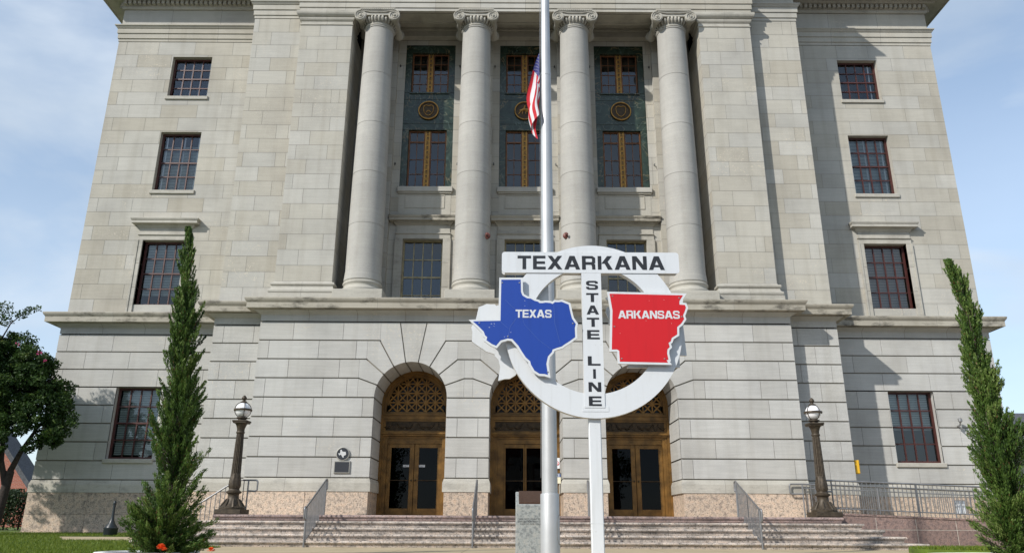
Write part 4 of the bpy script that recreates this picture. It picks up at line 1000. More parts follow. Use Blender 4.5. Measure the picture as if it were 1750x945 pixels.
br = MB(); br.prism(rrect(-.61, 1.815, 3.825, 4.125, .04), SY-.012, SY+.004, 0, None, 1); br.prism(rrect(-.61, 1.80, 3.83, 4.12, .04), SY+.085, SY+.115, 0, None, 1); br.box(-.57, 1.77, SY+.004, SY+.085, 3.835, 4.115, 1); gpart('name_bar', br, ['sign_white', 'sign_edge'])
br = MB(); br.box(.475, .74, SY-.010, SY+.008, 2.0, 3.826, 0); br.box(.478, .737, SY+.008, SY+.112, 2.0, 3.83, 1); br.box(SX-.17, SX+.17, SY-.004, SY+.113, 1.95, 2.02, 0); gpart('upright_bar', br, ['sign_white', 'sign_edge'])
TX=[(-0.614,3.703),(-0.353,3.705),(-0.349,3.534),(-0.329,3.482),(-0.266,3.444),(-0.216,3.439),(-0.167,3.41),(-0.117,3.396),(-0.101,3.379),(-0.059,3.379),(-0.018,3.386),(0.048,3.38),(0.073,3.366),(0.106,3.394),(0.148,3.391),(0.198,3.398),(0.255,3.373),(0.288,3.361),(0.311,3.244),(0.329,3.168),(0.379,3.092),(0.364,3.041),(0.367,2.915),(0.287,2.856),(0.221,2.814),(0.189,2.789),(0.123,2.769),(0.066,2.747),(0.057,2.714),(0.005,2.656),(-0.017,2.557),(0.003,2.41),(-0.042,2.423),(-0.107,2.426),(-0.171,2.466),(-0.219,2.548),(-0.227,2.589),(-0.283,2.638),(-0.332,2.712),(-0.381,2.794),(-0.463,2.885),(-0.52,2.893),(-0.617,2.865),(-0.674,2.793),(-0.731,2.817),(-0.802,2.867),(-0.793,2.909),(-0.822,2.934),(-0.84,2.984),(-0.906,3.051),(-0.986,3.122),(-0.62,3.132)]
AK=[(0.841,3.514),(1.825,3.496),(1.772,3.415),(1.769,3.367),(1.843,3.363),(1.854,3.326),(1.833,3.271),(1.807,3.216),(1.82,3.169),(1.777,3.107),(1.721,3.06),(1.715,2.959),(1.64,2.911),(1.624,2.865),(1.593,2.844),(1.607,2.791),(1.575,2.758),(1.567,2.705),(1.58,2.619),(1.554,2.612),(1.573,2.58),(0.944,2.59),(0.941,2.735),(0.915,2.752),(0.844,2.751),(0.872,3.28),(0.859,3.376)]
def mirror(p, c): return [(2*c-x, z) for x, z in p]
for nm, poly, colr, cen in (('texas_plate', TX, 'texas_blue', -.305), ('arkansas_plate', AK, 'arkansas_red', 1.345)):
    big = offset_poly(poly, .028)
    q = MB(); q.prism(big, SY-.075, SY-.035, 0, None, 1); po = gpart(nm, q, ['sign_white', 'sign_edge'])
    q = MB(); q.prism(poly, SY-.0765, SY-.074, 0); gpart('coloured_face', q, colr, po)
    if nm[0] == 't':
        q = MB()
        for pts in ([(-.56, 3.42), (-.47, 3.33), (-.40, 3.28)], [(-.40, 3.18), (-.49, 3.05), (-.52, 2.90)], [(-.34, 3.2), (-.30, 3.08), (-.12, 2.88), (.05, 2.75)], [(.09, 3.37), (.10, 3.1), (.17, 2.82)], [(-.62, 3.12), (-.52, 3.03)]):
            q.tube([(x, SY-.0768, z) for x, z in pts], .0018, 4)
        gpart('face_crack', q, 'texas_line', po)
    q = MB(); q.prism(mirror(big, cen), SY+.15, SY+.19, 0, None, 1); gpart(nm.replace('plate', 'back_plate'), q, ['sign_white', 'sign_edge'])
    bx = MB(); cx = cen
    for zc in (3.2, 2.85): bx.box(cx-.03, cx+.03, SY-.036, SY+.151, zc-.03, zc+.03)
    gpart('spacer', bx, 'sign_edge', po)
for par, pts in ((po_t := [o for o in SG.children if o.name.startswith('texas_plate')][0], ((-.60, 3.66), (-.37, 3.66), (-.90, 3.10), (.34, 3.10), (0, 2.45), (-.52, 2.92))), ([o for o in SG.children if o.name.startswith('arkansas_plate')][0], ((.88, 3.48), (1.77, 3.46), (.89, 3.06), (1.79, 3.2), (.97, 2.63), (1.53, 2.63)))):
    for x, z in pts: q = MB(); q.lathe([(.0, SY-.084), (.009, SY-.082), (.011, SY-.076)], x, z, 8, axis='y'); gpart('bolt', q, 'grey_metal', par)
q = MB(); rr = random.Random(4)
for k in range(9):
    x, z = rr.choice(((-.80, 3.08), (-.68, 3.05), (-.5, 2.95), (-.28, 3.35), (-.2, 3.1), (.1, 3.0), (-.4, 3.2))); x += rr.gauss(0, .04); z += rr.gauss(0, .025)
    q.prism([(x+rr.uniform(.002, .012)*math.cos(a), z+rr.uniform(.001, .005)*math.sin(a)) for a in np.linspace(0, 5.2, 6)], SY-.0772, SY-.076)
gpart('paint_chips', q, 'letter_white', po_t)
q = MB()
for k in range(6):
    x, z = rr.uniform(.95, 1.75), rr.choice((3.38, 3.12, 2.95, 3.42))+rr.gauss(0, .03)
    q.prism([(x+rr.uniform(.002, .009)*math.cos(a), z+rr.uniform(.001, .004)*math.sin(a)) for a in np.linspace(0, 5.2, 6)], SY-.0772, SY-.076)
gpart('paint_chips', q, 'sign_edge', [o for o in SG.children if o.name.startswith('arkansas_plate')][0])
# lettering: strokes of a wide square sans, drawn as polygons
def stroke(path, t=.2):
    h = t/2; Lp, Rp = [], []
    for i, (x, y) in enumerate(path):
        if i == 0: d = (path[1][0]-x, path[1][1]-y); n_ = Vector((-d[1], d[0])).normalized(); k = 1
        elif i == len(path)-1: d = (x-path[i-1][0], y-path[i-1][1]); n_ = Vector((-d[1], d[0])).normalized(); k = 1
        else:
            d1 = Vector((x-path[i-1][0], y-path[i-1][1])).normalized(); d2 = Vector((path[i+1][0]-x, path[i+1][1]-y)).normalized()
            n1 = Vector((-d1.y, d1.x)); n2_ = Vector((-d2.y, d2.x)); n_ = (n1+n2_).normalized(); k = 1/max(.4, n_.dot(n1))
        Lp.append((x+n_.x*h*k, y+n_.y*h*k)); Rp.append((x-n_.x*h*k, y-n_.y*h*k))
    return [[Lp[i], Lp[i+1], Rp[i+1], Rp[i]] for i in range(len(path)-1)]
def para(x0, x1, z0, z1, wd): return [[(x0, z0), (x0+wd, z0), (x1+wd, z1), (x1, z1)]]
def rc(x0, x1, z0, z1): return [[(x0, z0), (x1, z0), (x1, z1), (x0, z1)]]
GL = {
 'T': (.82, rc(0, .82, .8, 1)+rc(.30, .52, 0, .8)),
 'E': (.76, rc(0, .22, 0, 1)+rc(.22, .75, .81, 1)+rc(.22, .72, .405, .585)+rc(.22, .76, 0, .19)),
 'X': (.90, para(0, .62, 0, 1, .27)+para(.63, .01, 0, 1, .27)),
 'A': (.96, para(0, .33, 0, 1, .25)+para(.71, .38, 0, 1, .25)+rc(.26, .70, .19, .36)),
 'R': (.84, rc(0, .22, 0, 1)+stroke([(.22, .905), (.60, .905), (.71, .82), (.71, .54), (.62, .45), (.22, .45)], .19)+stroke([(.62, .39), (.70, .32), (.71, 0)], .2)),
 'K': (.90, rc(0, .22, 0, 1)+para(.22, .58, .44, 1, .29)+[[(.36, .56), (.56, .66), (.90, 0), (.61, 0)]]),
 'N': (.88, rc(0, .22, 0, 1)+rc(.66, .88, 0, 1)+[[(.0, 1), (.27, 1), (.88, 0), (.61, 0)]]),
 'S': (.82, stroke([(.71, .68), (.71, .83), (.63, .905), (.19, .905), (.11, .83), (.11, .63), (.19, .545), (.63, .465), (.71, .38), (.71, .17), (.63, .095), (.19, .095), (.11, .17), (.11, .32)], .19)),
 'L': (.72, rc(0, .22, 0, 1)+rc(.22, .72, 0, .19)),
 'I': (.22, rc(0, .22, 0, 1)),
}
def letters(mb, word, x0, x1, z0, z1, y, gap=.12, th=.004):
    tot = sum(GL[c][0] for c in word)+gap*(len(word)-1); sx = (x1-x0)/tot; sz = z1-z0; x = x0; e = 0
    for c in word:
        for q in GL[c][1]:
            mb.prism([(x+a*sx, z0+b*sz) for a, b in q], y-.0004*(e % 6), y+th); e += 1
        x += (GL[c][0]+gap)*sx
q = MB(); letters(q, 'TEXARKANA', -.395, 1.615, 3.875, 4.07, SY-.0145); gpart('lettering', q, 'letter_black')
for c, z in zip('STATELINE', (3.652, 3.478, 3.305, 3.135, 2.965, 2.612, 2.44, 2.268, 2.085)):
    wd = .165 if c != 'I' else .035
    q = MB(); letters(q, c, SX-.005-wd/2, SX-.005+wd/2, z-.062, z+.062, SY-.0125); gpart('letter', q, 'letter_black')
tp = [o for o in SG.children if o.name.startswith('texas_plate')][0]; ap = [o for o in SG.children if o.name.startswith('arkansas_plate')][0]
q = MB(); letters(q, 'TEXAS', -.42, .06, 3.175, 3.285, SY-.079, gap=.05); gpart('lettering', q, 'letter_white', tp)
q = MB(); letters(q, 'ARKANSAS', .945, 1.765, 3.17, 3.28, SY-.079, gap=.05); gpart('lettering', q, 'letter_white', ap)

for xx, y0, par in EXITS:
    q = MB(); letters(q, 'EXIT', xx-.085, xx+.085, 2.433, 2.477, y0+.0085, th=.001); part('sticker_text', q, 'letter_black', par)

# ------------------------------------------------------------------ flagpole, flag, monument
PX, PY = .165, 13.0
fp = thing('flagpole', 'tall tapering grey aluminium flagpole behind the state line sign', 'flagpole', (PX, PY, 0)); FO = (PX, PY, 0)
q = MB(); q.lathe([(.158, -.02), (.155, 1.03), (.150, 1.045), (.132, 1.05)], PX, PY, 32); obj('pole_sleeve', q, 'aluminium', fp, off=FO, smooth=35)
q = MB(); q.lathe([(.130, 1.0), (.122, 3), (.112, 5.5), (.098, 8.84), (.102, 8.845), (.102, 8.9), (.095, 8.905), (.083, 10.6), (.055, 15.2)], PX, PY, 32); obj('pole_shaft', q, 'aluminium', fp, off=FO, smooth=35)
q = MB(); q.lathe([(.0, 15.2), (.06, 15.22), (.11, 15.31), (.06, 15.40), (0, 15.42)], PX, PY, 20); obj('finial', q, 'gilt_bronze', fp, off=FO, smooth=60)
q = MB(); cv = [(PX+.158*math.sin(a), PY-.158*math.cos(a)) for a in (.75, 1.0, 1.25)]
q.tube([(cv[2][0], cv[2][1], .72), (cv[1][0], cv[1][1], .70), (cv[0][0], cv[0][1], .62), (cv[0][0], cv[0][1], .36), (cv[1][0], cv[1][1], .28), (cv[2][0], cv[2][1], .26)], .006, 6); obj('access_door', q, 'grey_metal', fp, off=FO)
q = MB(); q.tube([(PX-.07, PY+.05, 15.1), (PX-.11, PY+.02, 9.5), (PX-.14, PY+.05, 1.3)], .004, 6); obj('halyard', q, 'grey_metal', fp, off=FO)
# limp flag: hoist along the halyard, fly folded and hanging
fl = MB(); NU, NV = 39, 44
zt = 9.33; hoist = 1.05
def fpt(u, v):
    # u down the hoist, v along the fly; the fly end sags and gathers against the pole
    zz = zt-hoist*(u**1.25)-1.3*v*(1-.3*u)+.10*u*v
    spread = .27*math.sin(min(1, v*1.05)*math.pi*.62)*(1-.35*u)
    fold = .07*math.sin(5.6*u+2.2*v)*min(1, v*3)
    x = PX-.125-spread*(.55+.45*math.cos(7.5*u+.8))-.02*math.sin(11*v)*v
    return (x, PY-.07+fold+.05*math.sin(9*u+1)*v, zz)
for i in range(NU):
    for j in range(NV):
        u0, u1, v0, v1 = i/NU, (i+1)/NU, j/NV, (j+1)/NV
        can = u0 < 7/13-.01 and v0 < .27
        mi = 2 if can else (0 if (i//3) % 2 == 0 else 1)
        fl.add([fpt(u0, v0), fpt(u0, v1), fpt(u1, v1), fpt(u1, v0)], [(0, 1, 2, 3)], mi)
for i in range(9):       # stars
    for j in range(11):
        if (i+j) % 2: continue
        u, v = (i+.8)/9.6*7/13, (j+.8)/11.6*.27; a = Vector(fpt(u, v)); du = (Vector(fpt(u+.012, v))-a); dv = Vector(fpt(u, v+.012))-a
        nrm = du.cross(dv).normalized()*.006
        for sg in (-1, 1): fl.add([tuple(a+nrm*sg+du*math.cos(k*.628)*(.9 if k % 2 else .4)+dv*math.sin(k*.628)*(.9 if k % 2 else .4)) for k in range(10)], [tuple(range(10))], 1)
fo = obj('flag', fl, ['flag_red', 'flag_white', 'flag_blue'], None, loc=(PX, PY, 0), off=FO, smooth=180, recalc=False)
tag(fo, 'limp stars and stripes flag hanging at half mast on the left of the pole', 'flag')
MX, MY = -.02, 13.75
mn = thing('monument', 'grey granite pedestal with a sloped bronze plaque behind the flagpole', 'monument', (MX, MY, 0)); MO = (MX, MY, 0)
q = MB(); x0, x1 = MX-.365, MX+.365
q.add([(x0, MY-.06, 0), (x1, MY-.06, 0), (x1, MY+.55, 0), (x0, MY+.55, 0), (x0, MY-.06, .89), (x1, MY-.06, .89), (x1, MY+.55, 1.13), (x0, MY+.55, 1.13)], [(0, 1, 5, 4), (1, 2, 6, 5), (2, 3, 7, 6), (3, 0, 4, 7), (4, 5, 6, 7)], 0, .5)
obj('pedestal', q, 'monument_granite', mn, off=MO, bevel=.012)
q = MB(); a, b = MX-.31, MX+.31
def sl_(y): return .89+(y-MY+.06)*.24/.61
q.add([(a, MY-.03, sl_(MY-.03)+.002), (b, MY-.03, sl_(MY-.03)+.002), (b, MY+.50, sl_(MY+.50)+.002), (a, MY+.50, sl_(MY+.50)+.002), (a, MY-.03, sl_(MY-.03)+.03), (b, MY-.03, sl_(MY-.03)+.03), (b, MY+.50, sl_(MY+.50)+.03), (a, MY+.50, sl_(MY+.50)+.03)], [(0, 1, 5, 4), (1, 2, 6, 5), (2, 3, 7, 6), (3, 0, 4, 7), (4, 5, 6, 7)])
obj('bronze_plaque', q, 'plaque_bronze', mn, off=MO)
def text(name, body, x, y, z, size, mat, parent, off, ext=.001, sx=1., rx=90, bold=0.):
    c = bpy.data.curves.new(name, 'FONT'); c.body = body; c.size = size; c.align_x = 'CENTER'; c.align_y = 'CENTER'; c.extrude = ext; c.offset = bold
    o = bpy.data.objects.new(name+'_tmp', c); COL.objects.link(o); bpy.context.view_layer.update()
    me = bpy.data.meshes.new_from_object(o.evaluated_get(bpy.context.evaluated_depsgraph_get())); COL.objects.unlink(o); bpy.data.objects.remove(o)
    me.materials.clear(); me.materials.append(MATS[mat]); me.name = name
    me.transform(Matrix.Translation((x-off[0], y-off[1], z-off[2])) @ Matrix.Rotation(R_(rx), 4, 'X') @ Matrix.Diagonal((sx, 1, 1, 1)))
    q = bpy.data.objects.new(name, me); COL.objects.link(q); q.parent = parent; return q
text('inscription', '“ASK NOT WHAT YOUR COUNTRY\nCAN DO FOR YOU - ASK WHAT YOU\nCAN DO FOR YOUR COUNTRY”', MX, MY-.0615, .615, .040, 'plaque_dark', mn, MO, .0005, .98)

# ------------------------------------------------------------------ small things on and by the building
HX = -5.82
hm = thing('historical_marker', 'dark round wall plaque with a silver Texas outline above a small dark rectangular one', 'plaque', (HX, YC, 2.1)); HO = (HX, YC, 2.1)
q = MB(); q.lathe([(.215, YC), (.215, YC-.05), (.19, YC-.055), (.185, YC-.04), (0, YC-.04)], HX, 2.69, 36, axis='y'); r_ = obj('round_plaque', q, 'plaque_border', hm, off=HO, smooth=35)
q = MB(); q.lathe([(.185, YC-.03), (.185, YC-.048), (0, YC-.048)], HX, 2.69, 36, axis='y'); obj('round_field', q, 'plaque_dark', r_, off=HO)
q = MB(); q.prism([(HX-.02+(x+.305)*.19, 2.69+(z-3.05)*.19) for x, z in TX], YC-.062, YC-.047); obj('state_outline', q, 'plaque_silver', r_, off=HO)
q = MB(); q.cbox(HX-.255, HX+.255, YC-.05, YC, 2.09, 2.47, .012); r_ = obj('lower_plaque', q, 'plaque_border', hm, off=HO)
q = MB(); q.box(HX-.225, HX+.225, YC-.053, YC-.03, 2.12, 2.44); obj('plaque_field', q, 'plaque_dark', r_, off=HO)
for x, y0, lab in ((-1.36, 25.33, 'rust brown bell on the second column from the left, left of the flagpole'), (1.43, 25.27, 'rust brown bell on the third column, just above the state line sign')):
    q = MB(); q.lathe([(.0, y0), (.045, y0), (.045, y0-.04), (.10, y0-.055), (.125, y0-.08), (.115, y0-.12), (.06, y0-.14), (.035, y0-.15), (.03, y0-.22), (.055, y0-.25), (.04, y0-.28), (0, y0-.29)], x, 10.22, 20, axis='y')
    tag(obj('alarm_bell', q, 'rust_brown', None, loc=(x, y0, 10.22), off=(x, y0, 10.22), smooth=40), lab, 'alarm bell', 'rust brown bells on the columns')
q = MB(); q.cbox(10.70, 10.86, 25.60, 25.75, 2.2, 2.63, .02); yb = thing('call_box', 'small yellow box on the wall corner behind the right lamp post', 'call box', (10.78, 25.7, 2.2))
obj('box_body', q, 'yellow_paint', yb, off=(10.78, 25.7, 2.2), bevel=.01); q = MB(); q.box(10.601, 10.699, 25.62, 25.74, 2.15, 2.66); obj('back_plate', q, 'black_metal', yb, off=(10.78, 25.7, 2.2))
q = MB(); q.tube([(15.06, 27.05, 3.9), (15.06, 26.82, 3.93), (15.06, 26.78, 4.05)], .03, 8); q.lathe([(.04, 4.02), (.07, 4.05), (.07, 4.14), (0, 4.18)], 15.06, 26.78, 12); q.tube([(15.0, 26.85, 3.92), (15.14, 26.82, 3.78)], .022, 8)
tag(obj('wall_bracket', q, 'grey_metal', None, loc=(15.06, 27, 4), off=(15.06, 27, 4), smooth=40), 'small grey metal bracket on the wall right of the lower right window', 'bracket')
q = MB(); q.cbox(13.55, 13.83, 25.17, 25.20, .98, 1.34, .004); pn = thing('paper_notice', 'small white paper notice on the ramp railing by the right cypress', 'notice', (13.7, 25.2, 1.0)); obj('notice_sheet', q, 'paper_white', pn, off=(13.7, 25.2, 1.0)); q = MB(); q.box(13.53, 13.85, 25.2, 25.215, .98, 1.38); obj('backing', q, 'grey_metal', pn, off=(13.7, 25.2, 1.0))
un = thing('ash_urn', 'dark smokers receptacle with a bell base and a thin neck by the left wall', 'ashtray', (-12.93, 25.2, gz(25.2))); UO = (-12.93, 25.2, 0)
uo = gz(25.2)
q = MB(); q.lathe([(.19, 0), (.20, .02), (.205, .20), (.215, .22), (.215, .235), (.19, .25)], -12.93, 25.2, 28); obj('base', q, 'urn_plastic', un, off=UO, smooth=40)
q = MB(); q.lathe([(.185, .24), (.17, .28), (.11, .36), (.06, .47), (.042, .60), (.038, .95)], -12.93, 25.2, 28); obj('neck', q, 'urn_plastic', un, off=UO, smooth=50)
q = MB(); q.lathe([(.045, .93), (.05, .95), (.05, 1.02), (.02, 1.05), (0, 1.052)], -12.93, 25.2, 20); obj('cap', q, 'urn_plastic', un, off=UO, smooth=50)
# notices by the middle doorway
q = MB(); q.box(1.0, 1.17, 26.56, 26.575, 2.38, 2.73); jn = thing('prohibition_notice', 'white notice with a red prohibition ring on the right jamb of the middle doorway', 'notice', (1.08, 26.57, 2.4)); JO_ = (1.08, 26.57, 2.4); obj('notice_sheet', q, 'paper_white', jn, off=JO_)
q = MB(); q.tube([(1.085+.06*math.cos(a), 26.556, 2.55+.06*math.sin(a)) for a in np.linspace(0, 2*math.pi, 20, endpoint=False)], .009, 6, closed=True); q.tube([(1.045, 26.556, 2.595), (1.125, 26.556, 2.505)], .009, 6); obj('prohibition_ring', q, 'sign_red', jn, off=JO_)
sn = thing('notice_stand', 'cream notice with blue heading on a black stand in the middle doorway', 'sign', (.98, 25.5, .80)); SNO = (.98, 25.5, .80)
q = MB(); q.lathe([(.0, .815), (.16, .82), (.16, .84), (.03, .86)], .98, 25.5, 20); q.tube([(.98, 25.5, .84), (.98, 25.5, 1.82)], .035, 10); obj('stand', q, 'black_metal', sn, off=SNO, smooth=40)
q = MB(); q.box(.66, 1.15, 25.47, 25.50, 1.82, 2.17); obj('notice_frame', q, 'black_metal', sn, off=SNO)
q = MB(); q.box(.68, 1.13, 25.462, 25.469, 1.84, 2.15); nb = obj('notice_board', q, 'cream_sign', sn, off=SNO)
q = MB(); q.box(.685, 1.125, 25.458, 25.4615, 2.04, 2.145); obj('notice_heading', q, 'sign_blue', nb, off=SNO)
text('notice_text', 'NOTICE', .905, 25.4575, 2.092, .10, 'letter_white', nb, SNO, .0005, 1.05, bold=.002)
for dwx in (0,):
    pass

# ------------------------------------------------------------------ planters, cypresses, flowers
def planter(x, y, r, h, label):
    t = thing('planter_bed', label, 'planter', (x, y, 0)); o_ = (x, y, 0)
    q = MB(); q.lathe([(r, -.05), (r, h-.02), (r-.02, h), (r-.15, h), (r-.17, h-.02), (r-.17, -.05)], x, y, 40); obj('kerb_ring', q, 'concrete_white', t, off=o_, smooth=40)
    q = MB(); q.lathe([(0, h-.05), (r-.16, h-.055)], x, y, 32); obj('soil', q, 'soil', t, off=o_)
    return t
planter(-6.83, 14.3, .86, .085, 'white kerbed planting bed under the left cypress'); planter(8.45, 14.35, 1.45, .10, 'white kerbed planting bed under the right cypress')
def sprays(C, D, ln, wd, seed):
    """elongated two-triangle scale sprays: centres C, directions D"""
    r = np.random.default_rng(seed); n = len(C); D = D/np.linalg.norm(D, axis=1, keepdims=True)
    u = np.cross(D, r.normal(size=(n, 3))); u /= np.linalg.norm(u, axis=1, keepdims=True)
    l = ln*r.uniform(.6, 1.3, n)[:, None]; w_ = wd*r.uniform(.7, 1.3, n)[:, None]
    V = np.stack([C-D*l*.5, C+u*w_, C+D*l*.5, C-u*w_], 1).reshape(-1, 3); F = np.arange(4*n).reshape(-1, 4); return V, F
def cypress(x, y, prof, zb, label, nb, seed):
    """prof: (z, left edge x, right edge x)"""
    r = np.random.default_rng(seed); t = thing('cypress_tree', label, 'cypress', (x, y, 0))
    P_ = np.array(prof); zt = P_[-1, 0]
    cl = lambda z: np.interp(z, P_[:, 0], (P_[:, 1]+P_[:, 2])/2); hw = lambda z: np.interp(z, P_[:, 0], (P_[:, 2]-P_[:, 1])/2)
    q = MB(); zs = np.linspace(0, zt*.96, 14); q.tube([(cl(max(z, zb))*(1)+.02*math.sin(z*5), y+.02*math.cos(z*4), z) for z in zs], [max(.008, .085*(1-z/zt)) for z in zs], 8)
    # boughs: ascending shoots starting at the stem, ending on the uneven outline
    Cs, Ds, T = [], [], []
    bz = zb-.05+(zt-zb)*r.random(nb)**1.32
    nc = nb//6; cz = zb-.05+(zt-zb)*r.random(nc)**1.2; ca = r.uniform(0, 2*math.pi, nc); ce = r.uniform(.72, 1.16, nc)
    for k, z0 in enumerate(bz):
        a = r.uniform(0, 2*math.pi); cf = 1.
        if k % 4: c_ = r.integers(nc); z0 = min(zt-.05, max(zb-.05, cz[c_]+r.normal(0, .10))); a = ca[c_]+r.normal(0, .38); cf = ce[c_]
        R0 = hw(min(zt, z0+.12)); ext = cf*(R0+.015)*(r.choice([r.uniform(.5, .9), r.uniform(.82, 1.1)]))*(1+.13*math.sin(3*a+z0*2.1)+.13*math.sin(z0*5.3+2*a)); rise = (.32+.42*R0+r.uniform(0, .2))*min(1, .12+z0*.8)+r.uniform(-.05, .05)
        c0 = np.array([cl(z0), y, z0]); c1 = np.array([cl(min(zt, z0+rise*.5))+ext*math.cos(a), y+ext*math.sin(a), min(zt+.03, z0+rise)])
        m_ = int(60+230*R0); s = r.random(m_)**.62
        base = c0+(c1-c0)*s[:, None]; base[:, 2] -= .07*np.sin(s*math.pi)*R0*2
        sp = (.014+.062*R0)*(1-.66*s)
        base += r.normal(size=(m_, 3))*sp[:, None]
        d = (c1-c0)/np.linalg.norm(c1-c0)*.9+r.normal(size=(m_, 3))*.38+np.array([0, 0, .4])
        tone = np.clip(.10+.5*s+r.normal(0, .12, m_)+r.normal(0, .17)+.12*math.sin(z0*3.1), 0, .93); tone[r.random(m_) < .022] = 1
        Cs.append(base); Ds.append(d); T.append(tone)
        if r.random() < .33: q.tube([tuple(c0-[0, 0, .05]), tuple(c0+(c1-c0)*.55-[0, 0, .04]), tuple(c0+(c1-c0)*.9)], [.014, .009, .003], 5)
    C = np.concatenate(Cs); D = np.concatenate(Ds); Tn = np.concatenate(T)
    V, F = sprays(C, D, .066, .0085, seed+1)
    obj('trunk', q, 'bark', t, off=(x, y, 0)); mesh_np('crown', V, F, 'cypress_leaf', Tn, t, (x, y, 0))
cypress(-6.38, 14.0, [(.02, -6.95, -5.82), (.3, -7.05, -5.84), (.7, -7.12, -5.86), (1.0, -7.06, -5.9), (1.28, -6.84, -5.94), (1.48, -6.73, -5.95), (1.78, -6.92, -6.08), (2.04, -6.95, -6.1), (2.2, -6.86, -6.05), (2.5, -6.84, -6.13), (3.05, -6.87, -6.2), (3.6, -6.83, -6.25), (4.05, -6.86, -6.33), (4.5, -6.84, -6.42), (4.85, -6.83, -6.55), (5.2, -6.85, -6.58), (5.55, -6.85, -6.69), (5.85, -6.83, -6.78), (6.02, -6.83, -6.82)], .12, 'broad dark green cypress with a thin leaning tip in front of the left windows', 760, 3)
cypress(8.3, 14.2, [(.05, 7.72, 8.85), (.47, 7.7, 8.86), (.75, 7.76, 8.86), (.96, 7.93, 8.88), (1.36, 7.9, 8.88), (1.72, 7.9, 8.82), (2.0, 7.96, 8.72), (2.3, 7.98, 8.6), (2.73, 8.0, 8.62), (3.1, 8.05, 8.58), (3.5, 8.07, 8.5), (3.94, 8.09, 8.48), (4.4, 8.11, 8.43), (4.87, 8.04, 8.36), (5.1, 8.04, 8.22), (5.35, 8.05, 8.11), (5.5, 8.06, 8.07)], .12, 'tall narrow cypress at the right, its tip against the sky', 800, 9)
def flower(x, y, z, label, s=1.):
    t = thing('marigold', label, 'flower', (x, y, .06), group='orange flowers in the left bed')
    q = MB(); q.tube([(x, y, .05), (x+.01, y, z-.02)], .006, 6); obj('stem', q, 'hedge_leaf', t, off=(x, y, .06))
    q = MB(); r = random.Random(int(x*100))
    for k in range(34):
        a = r.uniform(0, 6.28); e = r.uniform(.0, 1.5); d = Vector((math.cos(a)*math.cos(e), math.sin(a)*math.cos(e), math.sin(e)))*.055*s; u = Vector((-math.sin(a), math.cos(a), 0))*.022*s; c = Vector((x, y, z))
        q.add([tuple(c+d*.3), tuple(c+d+u), tuple(c+d*1.12), tuple(c+d-u)], [(0, 1, 2, 3)])
    obj('bloom', q, 'marigold', t, off=(x, y, .06), recalc=False)
flower(-6.18, 13.3, .155, 'orange marigold bloom against the foot of the left cypress trunk', 1.5); flower(-5.45, 13.55, .115, 'orange marigold bloom low in the bed, right of the left cypress', 1.2); flower(-6.08, 13.2, .14, 'smaller orange marigold touching the larger one by the cypress trunk', .9)

# ------------------------------------------------------------------ crepe myrtle at the left
def leafcloud(centres, n, size, seed, droop=0.):
    r = np.random.default_rng(seed); Cs, T, D = [], [], []
    for (cx, cy, cz, rr) in centres:
        m_ = int(n*rr*rr); d = r.normal(size=(m_, 3)); d /= np.linalg.norm(d, axis=1, keepdims=True)
        f = rr*(.35+.65*r.random(m_)**.5)*(1+.22*np.sin(d[:, 0]*5+cx*3)*np.cos(d[:, 2]*6+cz*2))
        Cs.append(np.array([cx, cy, cz])+d*f[:, None]*[1, 1, .85]); D.append(d*.6+r.normal(size=(m_, 3))*.8+[0, 0, .1-droop]); T.append(np.clip(.45+.16*r.normal(size=m_)+r.normal(0, .1)+.15*d[:, 2], 0, 1))
    C = np.concatenate(Cs); V, F = sprays(C, np.concatenate(D), size, size*.27, seed+5); return V, F, np.concatenate(T), C
TRX, TRY = -16.4, 24.9
mt = thing('crepe_myrtle', 'dense dark green tree with a few pink flowers at the left corner of the courthouse', 'tree', (TRX, TRY, gz(TRY))); TO = (TRX, TRY, gz(TRY))
lobes = []
rl = random.Random(5)
main = [(-17.6, 24.9, 5.6, 1.35), (-16.5, 24.7, 5.2, 1.05), (-15.7, 24.9, 4.9, .85), (-15.05, 24.9, 3.75, .62), (-15.3, 24.8, 3.35, .55), (-16.6, 24.5, 4.0, .8), (-17.6, 24.6, 3.9, 1.0), (-16.9, 25.3, 4.6, 1.0), (-18.4, 25.0, 5.0, 1.2), (-15.75, 24.6, 4.1, .6), (-16.9, 24.3, 3.2, .45), (-15.15, 25.1, 4.25, .5), (-18.0, 24.6, 6.4, .8), (-17.2, 24.8, 6.3, .5), (-14.95, 24.7, 3.15, .42), (-15.45, 24.6, 2.85, .38), (-17.3, 24.3, 3.0, .6), (-16.35, 24.3, 2.85, .35), (-15.4, 24.8, 4.6, .55), (-16.0, 24.6, 5.6, .6), (-18.3, 24.5, 3.6, .8), (-16.1, 24.4, 3.35, .6), (-15.65, 24.4, 3.7, .6), (-16.7, 24.3, 3.5, .6), (-17.1, 24.5, 4.6, .8), (-15.9, 24.7, 5.2, .6), (-14.72, 24.7, 3.65, .42), (-14.85, 24.6, 3.2, .4), (-15.0, 24.8, 4.35, .45), (-17.2, 24.2, 2.75, .5), (-16.6, 24.2, 2.7, .35)]
for (x, y, z, r) in main:
    for k in range(int(16*r)+6):
        v = Vector((rl.gauss(0, 1), rl.gauss(0, 1), rl.gauss(0, 1))).normalized()*r*rl.uniform(.45, .95); lobes.append((x+v.x, y+v.y*.8, z+v.z*.85, r*rl.uniform(.22, .38)))
V, F, T, C = leafcloud(lobes, 3700, .095, 21)
mesh_np('crown', V, F, 'myrtle_leaf', T, mt, TO)
q = MB()
def limb(pts, r0, r1): n = len(pts); q.tube(pts, [r0+(r1-r0)*i/(n-1) for i in range(n)], 8)
limb([(-16.4, 24.9, 0), (-16.35, 24.9, .7), (-16.25, 24.85, 1.5), (-16.2, 24.85, 2.1)], .16, .12)
